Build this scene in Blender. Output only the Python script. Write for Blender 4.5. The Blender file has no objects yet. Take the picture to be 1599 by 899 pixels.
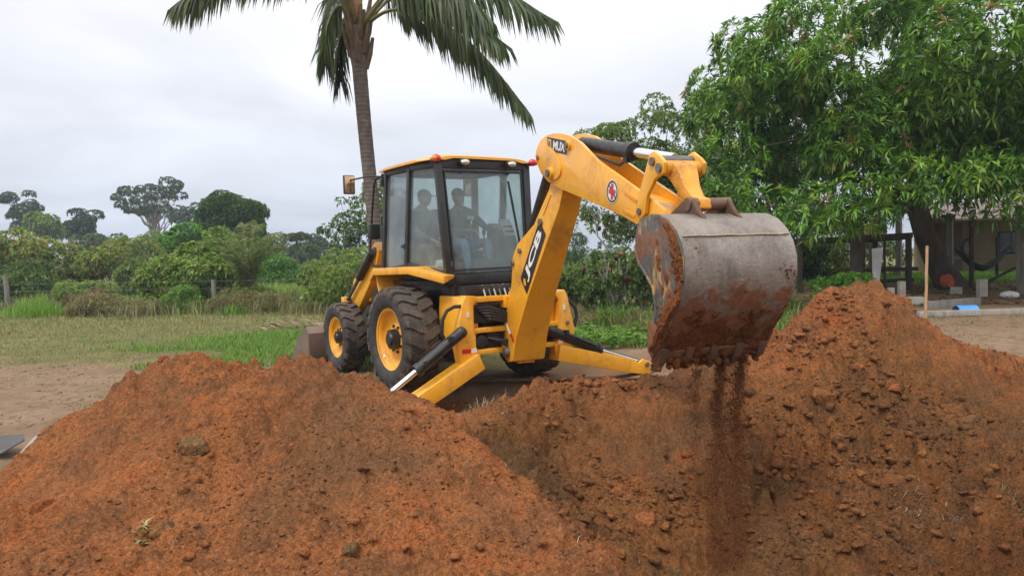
import bpy, bmesh, math, random
import numpy as np
from mathutils import Vector, Matrix, Euler

# ------------------------------------------------------------------ camera, sky, sun, exposure
scene = bpy.context.scene
COL = scene.collection
CAM_H, CAM_PITCH, CAM_ROLL = 1.65, .040, .024
cp, sp = math.cos(CAM_PITCH), math.sin(CAM_PITCH)
cr, sr = math.cos(CAM_ROLL), math.sin(CAM_ROLL)
fwd = Vector((0, cp, -sp)); rgt = Vector((1, 0, 0)); upv = Vector((0, sp, cp))
r2 = rgt * cr - upv * sr
u2 = rgt * sr + upv * cr
cam_data = bpy.data.cameras.new('camera')
cam = bpy.data.objects.new('camera', cam_data)
cam.matrix_world = Matrix(((r2.x, u2.x, -fwd.x, 0), (r2.y, u2.y, -fwd.y, 0), (r2.z, u2.z, -fwd.z, CAM_H), (0, 0, 0, 1)))
cam_data.sensor_width = 36
cam_data.lens = 36 * 1200 / 1599
cam_data.clip_start = .05
cam_data.clip_end = 5000
COL.objects.link(cam)
scene.camera = cam

SUN_EL, SUN_AZ = math.radians(58), math.radians(215)      # azimuth clockwise from +Y: behind the camera, to the left
world = bpy.data.worlds.new('World'); scene.world = world; world.use_nodes = True
wn, wl = world.node_tree.nodes, world.node_tree.links
wn.clear()
w_out = wn.new('ShaderNodeOutputWorld'); w_bg = wn.new('ShaderNodeBackground'); w_bg.inputs['Strength'].default_value = .1
w_sky = wn.new('ShaderNodeTexSky'); w_sky.sky_type = 'NISHITA'; w_sky.sun_disc = False
w_sky.sun_elevation = SUN_EL; w_sky.sun_rotation = SUN_AZ
w_tc = wn.new('ShaderNodeTexCoord'); w_sep = wn.new('ShaderNodeSeparateXYZ')
wl.new(w_tc.outputs['Generated'], w_sep.inputs[0])
def wmath(op, a, b):
    n = wn.new('ShaderNodeMath'); n.operation = op
    for i, v in enumerate((a, b)):
        if v is None: continue
        if isinstance(v, (int, float)): n.inputs[i].default_value = v
        else: wl.new(v, n.inputs[i])
    return n.outputs[0]
w_el = wmath('MAXIMUM', w_sep.outputs['Z'], 0.0)
w_den = wmath('ADD', w_el, .16)
w_comb = wn.new('ShaderNodeCombineXYZ')
wl.new(wmath('DIVIDE', w_sep.outputs['X'], w_den), w_comb.inputs[0]); wl.new(wmath('DIVIDE', w_sep.outputs['Y'], w_den), w_comb.inputs[1])
w_n1 = wn.new('ShaderNodeTexNoise'); w_n1.inputs['Scale'].default_value = .8; w_n1.inputs['Detail'].default_value = 7; w_n1.inputs['Roughness'].default_value = .48; w_n1.inputs['Distortion'].default_value = .5
wl.new(w_comb.outputs[0], w_n1.inputs['Vector'])
w_ramp = wn.new('ShaderNodeValToRGB')                      # overcast: grey-blue low down, paler overhead
w_ramp.color_ramp.elements[0].position = 0.0; w_ramp.color_ramp.elements[0].color = (3.8, 4.25, 5.2, 1)
w_ramp.color_ramp.elements[1].position = 1.0; w_ramp.color_ramp.elements[1].color = (13.6, 13.5, 13.4, 1)
e = w_ramp.color_ramp.elements.new(.13); e.color = (6.1, 6.35, 7.0, 1)
e = w_ramp.color_ramp.elements.new(.30); e.color = (8.2, 8.25, 8.6, 1)
wl.new(w_el, w_ramp.inputs[0])
w_cr = wn.new('ShaderNodeMapRange'); w_cr.inputs['From Min'].default_value = .3; w_cr.inputs['From Max'].default_value = .7
w_cr.inputs['To Min'].default_value = .80; w_cr.inputs['To Max'].default_value = 1.16
wl.new(w_n1.outputs['Fac'], w_cr.inputs['Value'])
w_mul = wn.new('ShaderNodeVectorMath'); w_mul.operation = 'SCALE'
wl.new(w_ramp.outputs[0], w_mul.inputs[0]); wl.new(w_cr.outputs[0], w_mul.inputs['Scale'])
w_mix = wn.new('ShaderNodeMix'); w_mix.data_type = 'RGBA'; w_mix.inputs[0].default_value = .93
wl.new(w_sky.outputs[0], w_mix.inputs[6]); wl.new(w_mul.outputs[0], w_mix.inputs[7])
wl.new(w_mix.outputs[2], w_bg.inputs['Color']); wl.new(w_bg.outputs[0], w_out.inputs[0])

sun_data = bpy.data.lights.new('sun', 'SUN'); sun_data.energy = 1.5; sun_data.angle = math.radians(12); sun_data.color = (1, .96, .9)
sun = bpy.data.objects.new('sun', sun_data); COL.objects.link(sun)
sdir = Vector((math.sin(SUN_AZ) * math.cos(SUN_EL), math.cos(SUN_AZ) * math.cos(SUN_EL), math.sin(SUN_EL)))
sun.rotation_euler = sdir.to_track_quat('Z', 'Y').to_euler(); sun.location = (0, 0, 30)
scene.render.engine = 'CYCLES'
scene.view_settings.view_transform = 'Standard'; scene.view_settings.look = 'None'
scene.view_settings.gamma = 1; scene.view_settings.use_curve_mapping = False
scene.view_settings.exposure = 0.50
scene.cycles.max_bounces = 6; scene.cycles.transparent_max_bounces = 12; scene.cycles.volume_bounces = 0
scene.cycles.use_denoising = True; scene.cycles.caustics_reflective = False; scene.cycles.caustics_refractive = False

# ------------------------------------------------------------------ helpers
rng = np.random.default_rng(7)
random.seed(7)

def hash2(ix, iy, seed):
    h = (ix.astype(np.int64) * 374761393 + iy.astype(np.int64) * 668265263 + seed * 974634211) & 0xffffffff
    h = ((h ^ (h >> 13)) * 1274126177) & 0xffffffff
    h = ((h ^ (h >> 16)) * 2246822519) & 0xffffffff
    return ((h ^ (h >> 15)) & 0xffffff) / float(0x1000000)

def vnoise(x, y, seed=0):                                   # smooth value noise, -1..1
    ix, iy = np.floor(x), np.floor(y)
    fx, fy = x - ix, y - iy
    fx = fx * fx * fx * (fx * (fx * 6 - 15) + 10); fy = fy * fy * fy * (fy * (fy * 6 - 15) + 10)
    a, b = hash2(ix, iy, seed), hash2(ix + 1, iy, seed)
    c, d = hash2(ix, iy + 1, seed), hash2(ix + 1, iy + 1, seed)
    return 2 * ((a * (1 - fx) + b * fx) * (1 - fy) + (c * (1 - fx) + d * fx) * fy) - 1

def fbm(x, y, oct=4, seed=0, gain=.5):
    s, a, t = 0, 1, 0
    for o in range(oct):
        c, sn = math.cos(o * 1.1), math.sin(o * 1.1)
        s = s + a * vnoise((x * c - y * sn) * 2 ** o + 17.3 * o, (x * sn + y * c) * 2 ** o - 9.1 * o, seed + o); t += a; a *= gain
    return s / t

def worley(x, y, seed=0):                                   # bumps: 1 at cell points, 0 between
    ix, iy = np.floor(x), np.floor(y)
    best = np.full(x.shape, 9.0); rad = np.zeros(x.shape)
    for dx in (-1, 0, 1):
        for dy in (-1, 0, 1):
            jx, jy = ix + dx, iy + dy
            px, py = jx + hash2(jx, jy, seed), jy + hash2(jx, jy, seed + 5)
            r = .25 + .5 * hash2(jx, jy, seed + 9) ** 2
            d = np.hypot(x - px, y - py) / r
            m = d < best; best = np.where(m, d, best); rad = np.where(m, r, rad)
    return np.sqrt(np.clip(1 - best * best, 0, 1)) * rad

def clodfield(x, y, seed=0):                                # broken clods: cells of uneven height with creases between
    ix, iy = np.floor(x), np.floor(y)
    f1 = np.full(x.shape, 9.0); f2 = np.full(x.shape, 9.0); h = np.zeros(x.shape)
    for dx in (-1, 0, 1):
        for dy in (-1, 0, 1):
            jx, jy = ix + dx, iy + dy
            qx, qy = jx + hash2(jx, jy, seed), jy + hash2(jx, jy, seed + 5)
            d = np.hypot(x - qx, y - qy); hv = hash2(jx, jy, seed + 9) ** 1.5 + .5 * (hash2(jx, jy, seed + 12) - .5) * (x - qx) + .5 * (hash2(jx, jy, seed + 13) - .5) * (y - qy)
            m = d < f1; f2 = np.where(m, f1, np.minimum(f2, d)); h = np.where(m, hv, h); f1 = np.where(m, d, f1)
    return h * np.clip((f2 - f1) * 3.2, 0, 1) ** .6

def sstep(a, b, x):
    t = np.clip((x - a) / (b - a), 0, 1)
    return t * t * (3 - 2 * t)

def finish(o, parent=None, label=None, cat=None, group=None, kind=None):
    if o.name not in COL.objects: COL.objects.link(o)
    if parent is not None: o.parent = parent
    if label: o['label'] = label
    if cat: o['category'] = cat
    if group: o['group'] = group
    if kind: o['kind'] = kind
    return o

def empty(name, loc=(0, 0, 0), rot=(0, 0, 0), label=None, cat=None, group=None):
    o = bpy.data.objects.new(name, None); o.location = loc; o.rotation_euler = rot; o.empty_display_size = .2
    return finish(o, None, label, cat, group)

def np_mesh(name, V, T, mat, col=None, smooth=False, quads=False):
    """mesh from numpy vertices and triangles (or quads) with an optional colour for each vertex"""
    V = np.ascontiguousarray(V, np.float32); T = np.ascontiguousarray(T, np.int32)
    k = T.shape[1]
    me = bpy.data.meshes.new(name)
    me.vertices.add(len(V)); me.vertices.foreach_set('co', V.ravel())
    me.loops.add(T.size); me.loops.foreach_set('vertex_index', T.ravel())
    me.polygons.add(len(T)); me.polygons.foreach_set('loop_start', np.arange(0, T.size, k, dtype=np.int32))
    me.polygons.foreach_set('loop_total', np.full(len(T), k, np.int32))
    if smooth: me.polygons.foreach_set('use_smooth', np.ones(len(T), bool))
    me.update(calc_edges=True)
    if col is not None:
        at = me.color_attributes.new('Col', 'FLOAT_COLOR', 'POINT')
        c4 = np.ones((len(V), 4), np.float32); c4[:, :3] = col
        at.data.foreach_set('color', c4.ravel())
    for m in (mat if isinstance(mat, (list, tuple)) else [mat]): me.materials.append(m)
    return me

def np_obj(name, V, T, mat, parent=None, col=None, smooth=False, **kw):
    return finish(bpy.data.objects.new(name, np_mesh(name, V, T, mat, col, smooth)), parent, **kw)

class MB:
    """collects simple solids and links them as one mesh object"""
    def __init__(s): s.v, s.f = [], []
    def add(s, V, F):
        b = len(s.v); s.v += [tuple(p) for p in V]; s.f += [tuple(i + b for i in f) for f in F]; return s
    def box(s, c, d, M=None):
        x, y, z = (q / 2 for q in d)
        P = [Vector((i * x, j * y, k * z)) for k in (-1, 1) for j in (-1, 1) for i in (-1, 1)]
        c = Vector(c)
        P = [(M @ p if M is not None else p) + c for p in P]
        return s.add(P, [(0, 2, 3, 1), (4, 5, 7, 6), (0, 1, 5, 4), (2, 6, 7, 3), (0, 4, 6, 2), (1, 3, 7, 5)])
    def hexa(s, A, B):
        """A and B: two quads of matching corners"""
        return s.add(list(A) + list(B), [(3, 2, 1, 0), (4, 5, 6, 7)] + [(i, (i + 1) % 4, 4 + (i + 1) % 4, 4 + i) for i in range(4)])
    def prism(s, A, B):
        n = len(A)
        return s.add(list(A) + list(B), [tuple(range(n - 1, -1, -1)), tuple(range(n, 2 * n))] + [(i, (i + 1) % n, n + (i + 1) % n, n + i) for i in range(n)])
    def beam(s, a, b, w, h, up=(0, 0, 1)):
        a, b = Vector(a), Vector(b); d = (b - a).normalized(); u = Vector(up)
        x = d.cross(u).normalized() * (w / 2); z = x.cross(d).normalized() * (h / 2)
        q = lambda p: [p - x - z, p + x - z, p + x + z, p - x + z]
        return s.hexa(q(a), q(b))
    def tube(s, pts, r, n=10, caps=True):
        pts = [Vector(p) for p in pts]; m = len(pts)
        rs = r if isinstance(r, (list, tuple)) else [r] * m
        V, F = [], []
        prev = None
        for i, p in enumerate(pts):
            d = (pts[min(i + 1, m - 1)] - pts[max(i - 1, 0)]).normalized()
            if prev is None:
                a = d.cross(Vector((0, 0, 1)))
                if a.length < .1: a = d.cross(Vector((1, 0, 0)))
            else: a = prev - d * prev.dot(d)
            a.normalize(); prev = a.copy(); b = d.cross(a)
            for k in range(n):
                t = 2 * math.pi * k / n
                V.append(p + (a * math.cos(t) + b * math.sin(t)) * rs[i])
        for i in range(m - 1):
            for k in range(n):
                F.append((i * n + k, i * n + (k + 1) % n, (i + 1) * n + (k + 1) % n, (i + 1) * n + k))
        if caps: F += [tuple(range(n - 1, -1, -1)), tuple((m - 1) * n + k for k in range(n))]
        return s.add(V, F)
    def cyl(s, a, b, r, n=20, r2=None): return s.tube([a, b], [r, r if r2 is None else r2], n)
    def lathe(s, prof, o=(0, 0, 0), ax='x', n=48, closed=False):
        """prof: (offset along the axis, radius)"""
        V, F = [], []; m = len(prof); o = Vector(o)
        for (q, r) in prof:
            for k in range(n):
                t = 2 * math.pi * k / n; c, sn = r * math.cos(t), r * math.sin(t)
                V.append(o + Vector({'x': (q, c, sn), 'y': (sn, q, c), 'z': (c, sn, q)}[ax]))
        for i in range(m if closed else m - 1):
            j = (i + 1) % m
            for k in range(n): F.append((i * n + k, i * n + (k + 1) % n, j * n + (k + 1) % n, j * n + k))
        return s.add(V, F)
    def ball(s, c, r, n=12, m=8):
        c = Vector(c); r = Vector(r) if not isinstance(r, (int, float)) else Vector((r, r, r))
        V = [c + Vector((0, 0, r.z))]; F = []
        for i in range(1, m):
            ph = math.pi * i / m
            for k in range(n):
                t = 2 * math.pi * k / n
                V.append(c + Vector((r.x * math.sin(ph) * math.cos(t), r.y * math.sin(ph) * math.sin(t), r.z * math.cos(ph))))
        V.append(c - Vector((0, 0, r.z)))
        for k in range(n): F.append((0, 1 + k, 1 + (k + 1) % n))
        for i in range(m - 2):
            for k in range(n):
                a = 1 + i * n; F.append((a + k, a + n + k, a + n + (k + 1) % n, a + (k + 1) % n))
        a = 1 + (m - 2) * n
        for k in range(n): F.append((a + k, len(V) - 1, a + (k + 1) % n))
        return s.add(V, F)
    def mesh(s, name, mat, bevel=0, angle=35, seg=2):
        me = bpy.data.meshes.new(name); me.from_pydata(s.v, [], s.f)
        bm = bmesh.new(); bm.from_mesh(me)
        bmesh.ops.recalc_face_normals(bm, faces=bm.faces)
        if bevel:
            ed = [e for e in bm.edges if len(e.link_faces) == 2 and e.calc_face_angle(0) > math.radians(30)]
            bmesh.ops.bevel(bm, geom=ed, offset=bevel, segments=seg, affect='EDGES', profile=.6, clamp_overlap=True)
        bm.to_mesh(me); bm.free()
        me.polygons.foreach_set('use_smooth', np.ones(len(me.polygons), bool))
        me.set_sharp_from_angle(angle=math.radians(angle))
        for m in (mat if isinstance(mat, (list, tuple)) else [mat]): me.materials.append(m)
        return me
    def build(s, name, mat, parent=None, bevel=0, angle=35, **kw):
        return finish(bpy.data.objects.new(name, s.mesh(name, mat, bevel, angle)), parent, **kw)

# ------------------------------------------------------------------ materials
def node_mat(name):
    m = bpy.data.materials.new(name); m.use_nodes = True
    nt = m.node_tree; b = nt.nodes['Principled BSDF']
    return m, nt, b

def N(nt, t, **kw):
    n = nt.nodes.new(t)
    for k, v in kw.items():
        if k in n.inputs: n.inputs[k].default_value = v
        else: setattr(n, k, v)
    return n

def noise(nt, vec, scale, detail=4, rough=.55, dist=0):
    n = N(nt, 'ShaderNodeTexNoise', Scale=scale, Detail=detail, Roughness=rough, Distortion=dist)
    nt.links.new(vec, n.inputs['Vector']); return n.outputs['Fac']

def ramp(nt, fac, stops):
    r = nt.nodes.new('ShaderNodeValToRGB'); el = r.color_ramp.elements
    while len(el) < len(stops): el.new(.5)
    for e, (p, c) in zip(el, stops):
        e.position = p; e.color = (c, c, c, 1) if isinstance(c, (int, float)) else (*c, 1)
    nt.links.new(fac, r.inputs[0]); return r.outputs[0]

def mixc(nt, fac, a, b, mode='MIX'):
    n = N(nt, 'ShaderNodeMix', data_type='RGBA', blend_type=mode)
    for s, v in ((n.inputs[0], fac), (n.inputs[6], a), (n.inputs[7], b)):
        if isinstance(v, (int, float)): s.default_value = v
        elif isinstance(v, tuple): s.default_value = (*v, 1)
        else: nt.links.new(v, s)
    return n.outputs[2]

def bump(nt, b, h, strength, dist=.01):
    n = N(nt, 'ShaderNodeBump', Strength=strength, Distance=dist)
    nt.links.new(h, n.inputs['Height']); nt.links.new(n.outputs[0], b.inputs['Normal'])

def pmat(name, col, rough=.5, metal=0, var=.12, scale=6, bstr=0, bscale=60, dirt=None, dirt_amt=.5, dscale=3, coat=0, spec=.5, rvar=.12, wear=0):
    m, nt, b = node_mat(name)
    tc = nt.nodes.new('ShaderNodeTexCoord').outputs['Object']
    n1 = noise(nt, tc, scale, 5)
    lo = tuple(c * (1 - var) for c in col); hi = tuple(min(1, c * (1 + var)) for c in col)
    c = ramp(nt, n1, [(.3, lo), (.7, hi)])
    rg = ramp(nt, noise(nt, tc, scale * 2.7, 4), [(.3, max(.02, rough - rvar)), (.7, min(1, rough + rvar))])
    if dirt:
        d = noise(nt, tc, dscale, 8, .68, .3)
        fac = ramp(nt, d, [(.62 - dirt_amt * .3, 0), (.82 - dirt_amt * .3, .9)])
        fine = ramp(nt, noise(nt, tc, dscale * 14, 4), [(.35, .25), (.65, 1)])
        fac = mixc(nt, 1.0, fac, fine, 'MULTIPLY')
        c = mixc(nt, fac, c, dirt); rg = mixc(nt, fac, rg, (.9, .9, .9))
    if wear:
        mpw = N(nt, 'ShaderNodeMapping', Scale=(1, 1, .35)); nt.links.new(tc, mpw.inputs[0])
        sc = ramp(nt, noise(nt, mpw.outputs[0], 46, 3, .8), [(.66, 0), (.70, .8)]); gate = ramp(nt, noise(nt, tc, 2.1, 4), [(.5, 0), (.62, 1)])
        c = mixc(nt, mixc(nt, 1.0, sc, gate, 'MULTIPLY'), c, (.10, .06, .035))
        c = mixc(nt, ramp(nt, noise(nt, tc, 1.3, 5, .6), [(.45, 0), (.75, .35)]), c, (.62, .30, .06))
    nt.links.new(c, b.inputs['Base Color']); nt.links.new(rg, b.inputs['Roughness'])
    b.inputs['Metallic'].default_value = metal; b.inputs['Specular IOR Level'].default_value = spec
    b.inputs['Coat Weight'].default_value = coat
    if bstr: bump(nt, b, noise(nt, tc, bscale, 5), bstr)
    return m

def leaf_mat(name, transl=.28, rough=.45, tint=(.9, 1.1, .5)):
    m, nt, b = node_mat(name)
    a = N(nt, 'ShaderNodeAttribute', attribute_name='Col')
    nt.links.new(a.outputs['Color'], b.inputs['Base Color'])
    b.inputs['Roughness'].default_value = rough; b.inputs['Specular IOR Level'].default_value = .4
    tr = nt.nodes.new('ShaderNodeBsdfTranslucent')
    nt.links.new(mixc(nt, 1.0, a.outputs['Color'], tint, 'MULTIPLY'), tr.inputs['Color'])
    mx = N(nt, 'ShaderNodeMixShader', Fac=transl)
    nt.links.new(b.outputs[0], mx.inputs[1]); nt.links.new(tr.outputs[0], mx.inputs[2])
    nt.links.new(mx.outputs[0], nt.nodes['Material Output'].inputs['Surface'])
    return m

SOIL_RED, SOIL_BRN, SOIL_DRK, SOIL_ORG = (.330, .124, .045), (.215, .100, .044), (.080, .038, .019), (.405, .145, .047)
def soil_mat(name, attr=False, field=False):
    m, nt, b = node_mat(name)
    geo = nt.nodes.new('ShaderNodeNewGeometry').outputs['Position']
    n1 = noise(nt, geo, .9, 6, .6, .4); n2 = noise(nt, geo, 5.5, 6, .65); n3 = noise(nt, geo, 42, 5, .72); n4 = noise(nt, geo, 170, 3, .75)
    c = ramp(nt, n1, [(.34, SOIL_BRN), (.48, SOIL_RED), (.62, SOIL_ORG)])
    c = mixc(nt, ramp(nt, n2, [(.50, 0), (.64, .75)]), c, SOIL_BRN)
    c = mixc(nt, ramp(nt, noise(nt, geo, 2.2, 6, .65, .6), [(.56, 0), (.66, .65)]), c, (.44, .125, .036))
    c = mixc(nt, ramp(nt, n3, [(.34, .75), (.50, 0)]), c, SOIL_DRK)
    c = mixc(nt, ramp(nt, n3, [(.60, 0), (.78, .45)]), c, (.36, .165, .078))
    c = mixc(nt, ramp(nt, n4, [(.36, .6), (.52, 0)]), c, SOIL_DRK)
    vo1 = N(nt, 'ShaderNodeTexVoronoi', Scale=52.0); vo2 = N(nt, 'ShaderNodeTexVoronoi', Scale=125.0)
    wv = N(nt, 'ShaderNodeVectorMath', operation='ADD'); nt.links.new(geo, wv.inputs[0]); nz = N(nt, 'ShaderNodeTexNoise', Scale=30.0); nt.links.new(geo, nz.inputs['Vector'])
    sc_ = N(nt, 'ShaderNodeVectorMath', operation='SCALE'); nt.links.new(nz.outputs['Color'], sc_.inputs[0]); sc_.inputs['Scale'].default_value = .03; nt.links.new(sc_.outputs[0], wv.inputs[1])
    for vo, am in ((vo1, .38), (vo2, .30)):                     # crumbs, each with its own tone
        nt.links.new(wv.outputs[0], vo.inputs['Vector'])
        sepc = nt.nodes.new('ShaderNodeSeparateColor'); nt.links.new(vo.outputs['Color'], sepc.inputs[0])
        tone = ramp(nt, sepc.outputs[0], [(0, 1 - am * .55), (.5, 1.0), (1, 1 + am * .45)])
        c = mixc(nt, 1.0, c, tone, 'MULTIPLY')
    gap = ramp(nt, vo1.outputs['Distance'], [(.42, 0), (.70, .36)]); c = mixc(nt, mixc(nt, 1.0, gap, ramp(nt, n2, [(.40, .15), (.6, 1)]), 'MULTIPLY'), c, SOIL_DRK)
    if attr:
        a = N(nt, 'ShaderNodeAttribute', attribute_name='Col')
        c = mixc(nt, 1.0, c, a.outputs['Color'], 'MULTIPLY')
    if field:
        fa = N(nt, 'ShaderNodeAttribute', attribute_name='Field')
        e = ramp(nt, n1, [(.3, (.20, .132, .082)), (.55, (.26, .178, .115)), (.75, (.31, .222, .148))])
        e = mixc(nt, ramp(nt, n3, [(.32, .5), (.5, 0)]), e, (.11, .072, .043))
        ed = N(nt, 'ShaderNodeMath', operation='ADD'); nt.links.new(fa.outputs['Fac'], ed.inputs[0])
        nn = ramp(nt, n2, [(.3, 0), (.7, .5)]); sb = N(nt, 'ShaderNodeMath', operation='SUBTRACT'); nt.links.new(nn, sb.inputs[0]); sb.inputs[1].default_value = .25
        nt.links.new(sb.outputs[0], ed.inputs[1])
        c = mixc(nt, ramp(nt, ed.outputs[0], [(.3, 0), (.7, 1)]), c, e)
    nt.links.new(c, b.inputs['Base Color'])
    b.inputs['Roughness'].default_value = .95; b.inputs['Specular IOR Level'].default_value = .12
    dome = ramp(nt, vo1.outputs['Distance'], [(0, 1), (.7, 0)])
    h = mixc(nt, .35, mixc(nt, .5, mixc(nt, .5, n3, dome), noise(nt, geo, 14, 5, .7)), n4)
    bump(nt, b, h, 1.0, .03)
    return m
M_SOIL = soil_mat('red_soil', True)
M_TERR = soil_mat('dug_soil', True, True)
M_LEAF = leaf_mat('leaf', .45, .45, (1.1, 1.25, .6))
M_MLEAF = leaf_mat('mango_leaf', .30, .42)
M_DRY = leaf_mat('dry_leaf', .15, .8, (1, .9, .7))
# ------------------------------------------------------------------ the ground
def ground_z(x, y):
    """natural ground: level to the left, a little higher in the yard to the right"""
    r = sstep(1.0, 8.0, x) * sstep(8.5, 14.0, y)
    far = np.clip((y - 14) * .06, 0, .30)
    return r * (.40 + far) + .03 * fbm(x * .35, y * .35, 3, 41) * sstep(0, 4, y)

CTRL = [  # x, y, z of the heaps, the hollow between them and the pit, paced out in metres
 (-3.4,5.0,.24),(-3.19,5.1,.45),(-3.15,5.3,.6),(-2.87,5.4,.63),(-2.73,5.5,.81),(-2.49,5.6,.95),(-2.2,5.7,.92),(-1.96,5.8,.79),(-1.79,5.9,.79),(-1.6,5.9,.88),(-1.4,5.9,.81),(-1.05,5.9,.67),(-.7,5.8,.58),(-.4,5.6,.44),(-.25,5.4,.35),(.09,4.9,.13),(.35,4.5,.01),(.56,4.15,-.11),
 (-1.43,4.75,.33),(-2.15,4.6,.39),(-.75,4.8,.3),(-1.04,3.95,.01),(-2.01,3.9,.06),(-.2,3.95,-.01),(-2.57,4.3,.27),(-1.96,5.15,.62),(-1.13,5.3,.57),(-.54,5.1,.3),(-.03,4.35,0),
 (-3.9,4.6,-.05),(-4.0,5.3,-.02),(-3.7,6.0,.05),(-3.2,6.5,.1),(-2.5,6.8,.1),(-1.9,7.1,.08),(-1.3,7.1,.06),(-.9,6.8,.1),(-.6,6.4,.1),(-.1,5.9,.06),(.25,5.5,-.14),(.55,4.95,-.30),(.8,4.5,-.48),
 (-.31,7.0,.07),(-.21,7.1,.07),(.09,6.9,-.02),(.37,6.1,-.17),(.8,5.55,-.42),(.9,5.35,-.52),
 (-.44,7.5,.06),(-.09,7.8,.21),(.18,8.0,.27),(.8,8.2,.34),(1.6,8.4,.37),(2.12,8.5,.56),(2.87,8.6,.79),(3.27,8.7,.86),(3.54,8.75,1.16),(3.89,8.8,1.23),(4.29,8.85,1.15),(4.68,8.9,.88),(5.2,8.9,.53),(5.65,8.9,.45),(5.94,8.9,.36),
 (.29,7.5,.08),(.92,7.5,0),(.77,6.4,-.3),(1.39,6.75,-.19),(1.46,5.75,-.76),(2.32,7.0,-.16),(2.05,6.2,-.48),(3.0,7.2,.08),(3.33,8.0,.51),(2.62,6.3,-.42),(3.52,6.5,-.29),(3.31,6.2,-.46),(3.05,5.9,-.66),(3.18,5.6,-.69),(4.09,6.2,-.37),(3.65,5.6,-.61),(4.44,7.0,-.1),(4.01,7.4,.07),(5.08,8.0,.13),(2.56,5.6,-.68),
 (1.3,5.0,-.85),(2.2,4.9,-.88),(3.0,4.9,-.8),(1.5,4.2,-.8),(2.4,4.0,-.75),(3.6,4.5,-.6),(1.2,3.2,-.1),(2.4,3.0,-.05),(3.8,3.4,-.05),(.3,3.2,-.05),(-1,3.0,-.06),(-2.4,3.1,-.06),(-3.6,3.6,-.06),(5.0,4.4,-.05),(5.2,5.6,-.05),(5.4,6.6,0),(5.9,7.6,.12),
 (.4,8.9,.03),(1.2,9.2,.03),(2.0,9.4,.08),(2.8,9.6,.2),(3.5,9.9,.3),(4.3,9.9,.28),(5.0,9.8,.24),(5.8,9.8,.2),(6.5,9.0,.2),(6.4,7.8,.1),(-.6,8.2,.0),(0,8.7,.02),(-1.2,8.0,0),(-2.4,7.8,0),(-3.6,7.4,0),(-4.5,6.4,0),(-4.8,5.0,-.02),(-4.6,3.8,-.05),
]
PX0, PX1, PY0, PY1 = -5.2, 7.0, 2.6, 10.6
def tps_fit(P):
    P = np.array(P, float); n = len(P)
    d = np.hypot(P[:, None, 0] - P[None, :, 0], P[:, None, 1] - P[None, :, 1])
    K = np.where(d > 0, d * d * np.log(d + 1e-9), 0) + np.eye(n) * .002
    A = np.zeros((n + 3, n + 3)); A[:n, :n] = K
    A[:n, n] = 1; A[:n, n + 1:] = P[:, :2]; A[n, :n] = 1; A[n + 1:, :n] = P[:, :2].T
    return P, np.linalg.solve(A, np.concatenate([P[:, 2], np.zeros(3)]))
TP, TW = tps_fit(CTRL)
def heap_base(x, y):
    s = TW[-3] + TW[-2] * x + TW[-1] * y
    for (px, py, _), w in zip(TP, TW[:-3]):
        d2 = (x - px) ** 2 + (y - py) ** 2
        s = s + w * .5 * d2 * np.log(d2 + 1e-12)
    return s
def dug(x, y, h):
    inside = sstep(-3.5, -2.9, x) * sstep(6.3, 5.6, x) * sstep(3.0, 3.5, y) * sstep(9.5, 8.9, y - .15 * np.maximum(0, x - 2))
    behind = sstep(7.5, 7.0, y) + sstep(-.6, .1, x)            # the trodden ground between the near heap and the machine stays flat
    return np.maximum(inside * np.clip(behind, 0, 1), np.clip(np.abs(h) * 3, 0, 1))
BUMPS = ((-2.49, 5.6, .24, .09), (-1.60, 5.9, .17, .12), (-1.96, 5.82, .17, -.10), (-2.30, 5.68, .12, .03), (3.58, 8.75, .16, .05), (4.22, 8.85, .20, .09), (3.95, 8.8, .16, -.07), (.9, 8.2, .5, -.07), (1.6, 8.4, .4, -.05), (-2.85, 5.42, .14, .07), (-3.0, 5.35, .10, -.05),
         (2.95, 7.50, .22, .10), (2.9, 7.22, .13, -.10), (3.75, 7.55, .2, .09), (1.0, 6.1, .16, .08), (.95, 5.8, .14, -.07), (-2.72, 4.42, .10, .07), (-2.66, 4.30, .07, -.07), (4.3, 7.25, .22, .10), (1.9, 7.4, .2, .05), (2.2, 6.6, .2, -.06), (.55, 6.9, .2, .06))
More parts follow.
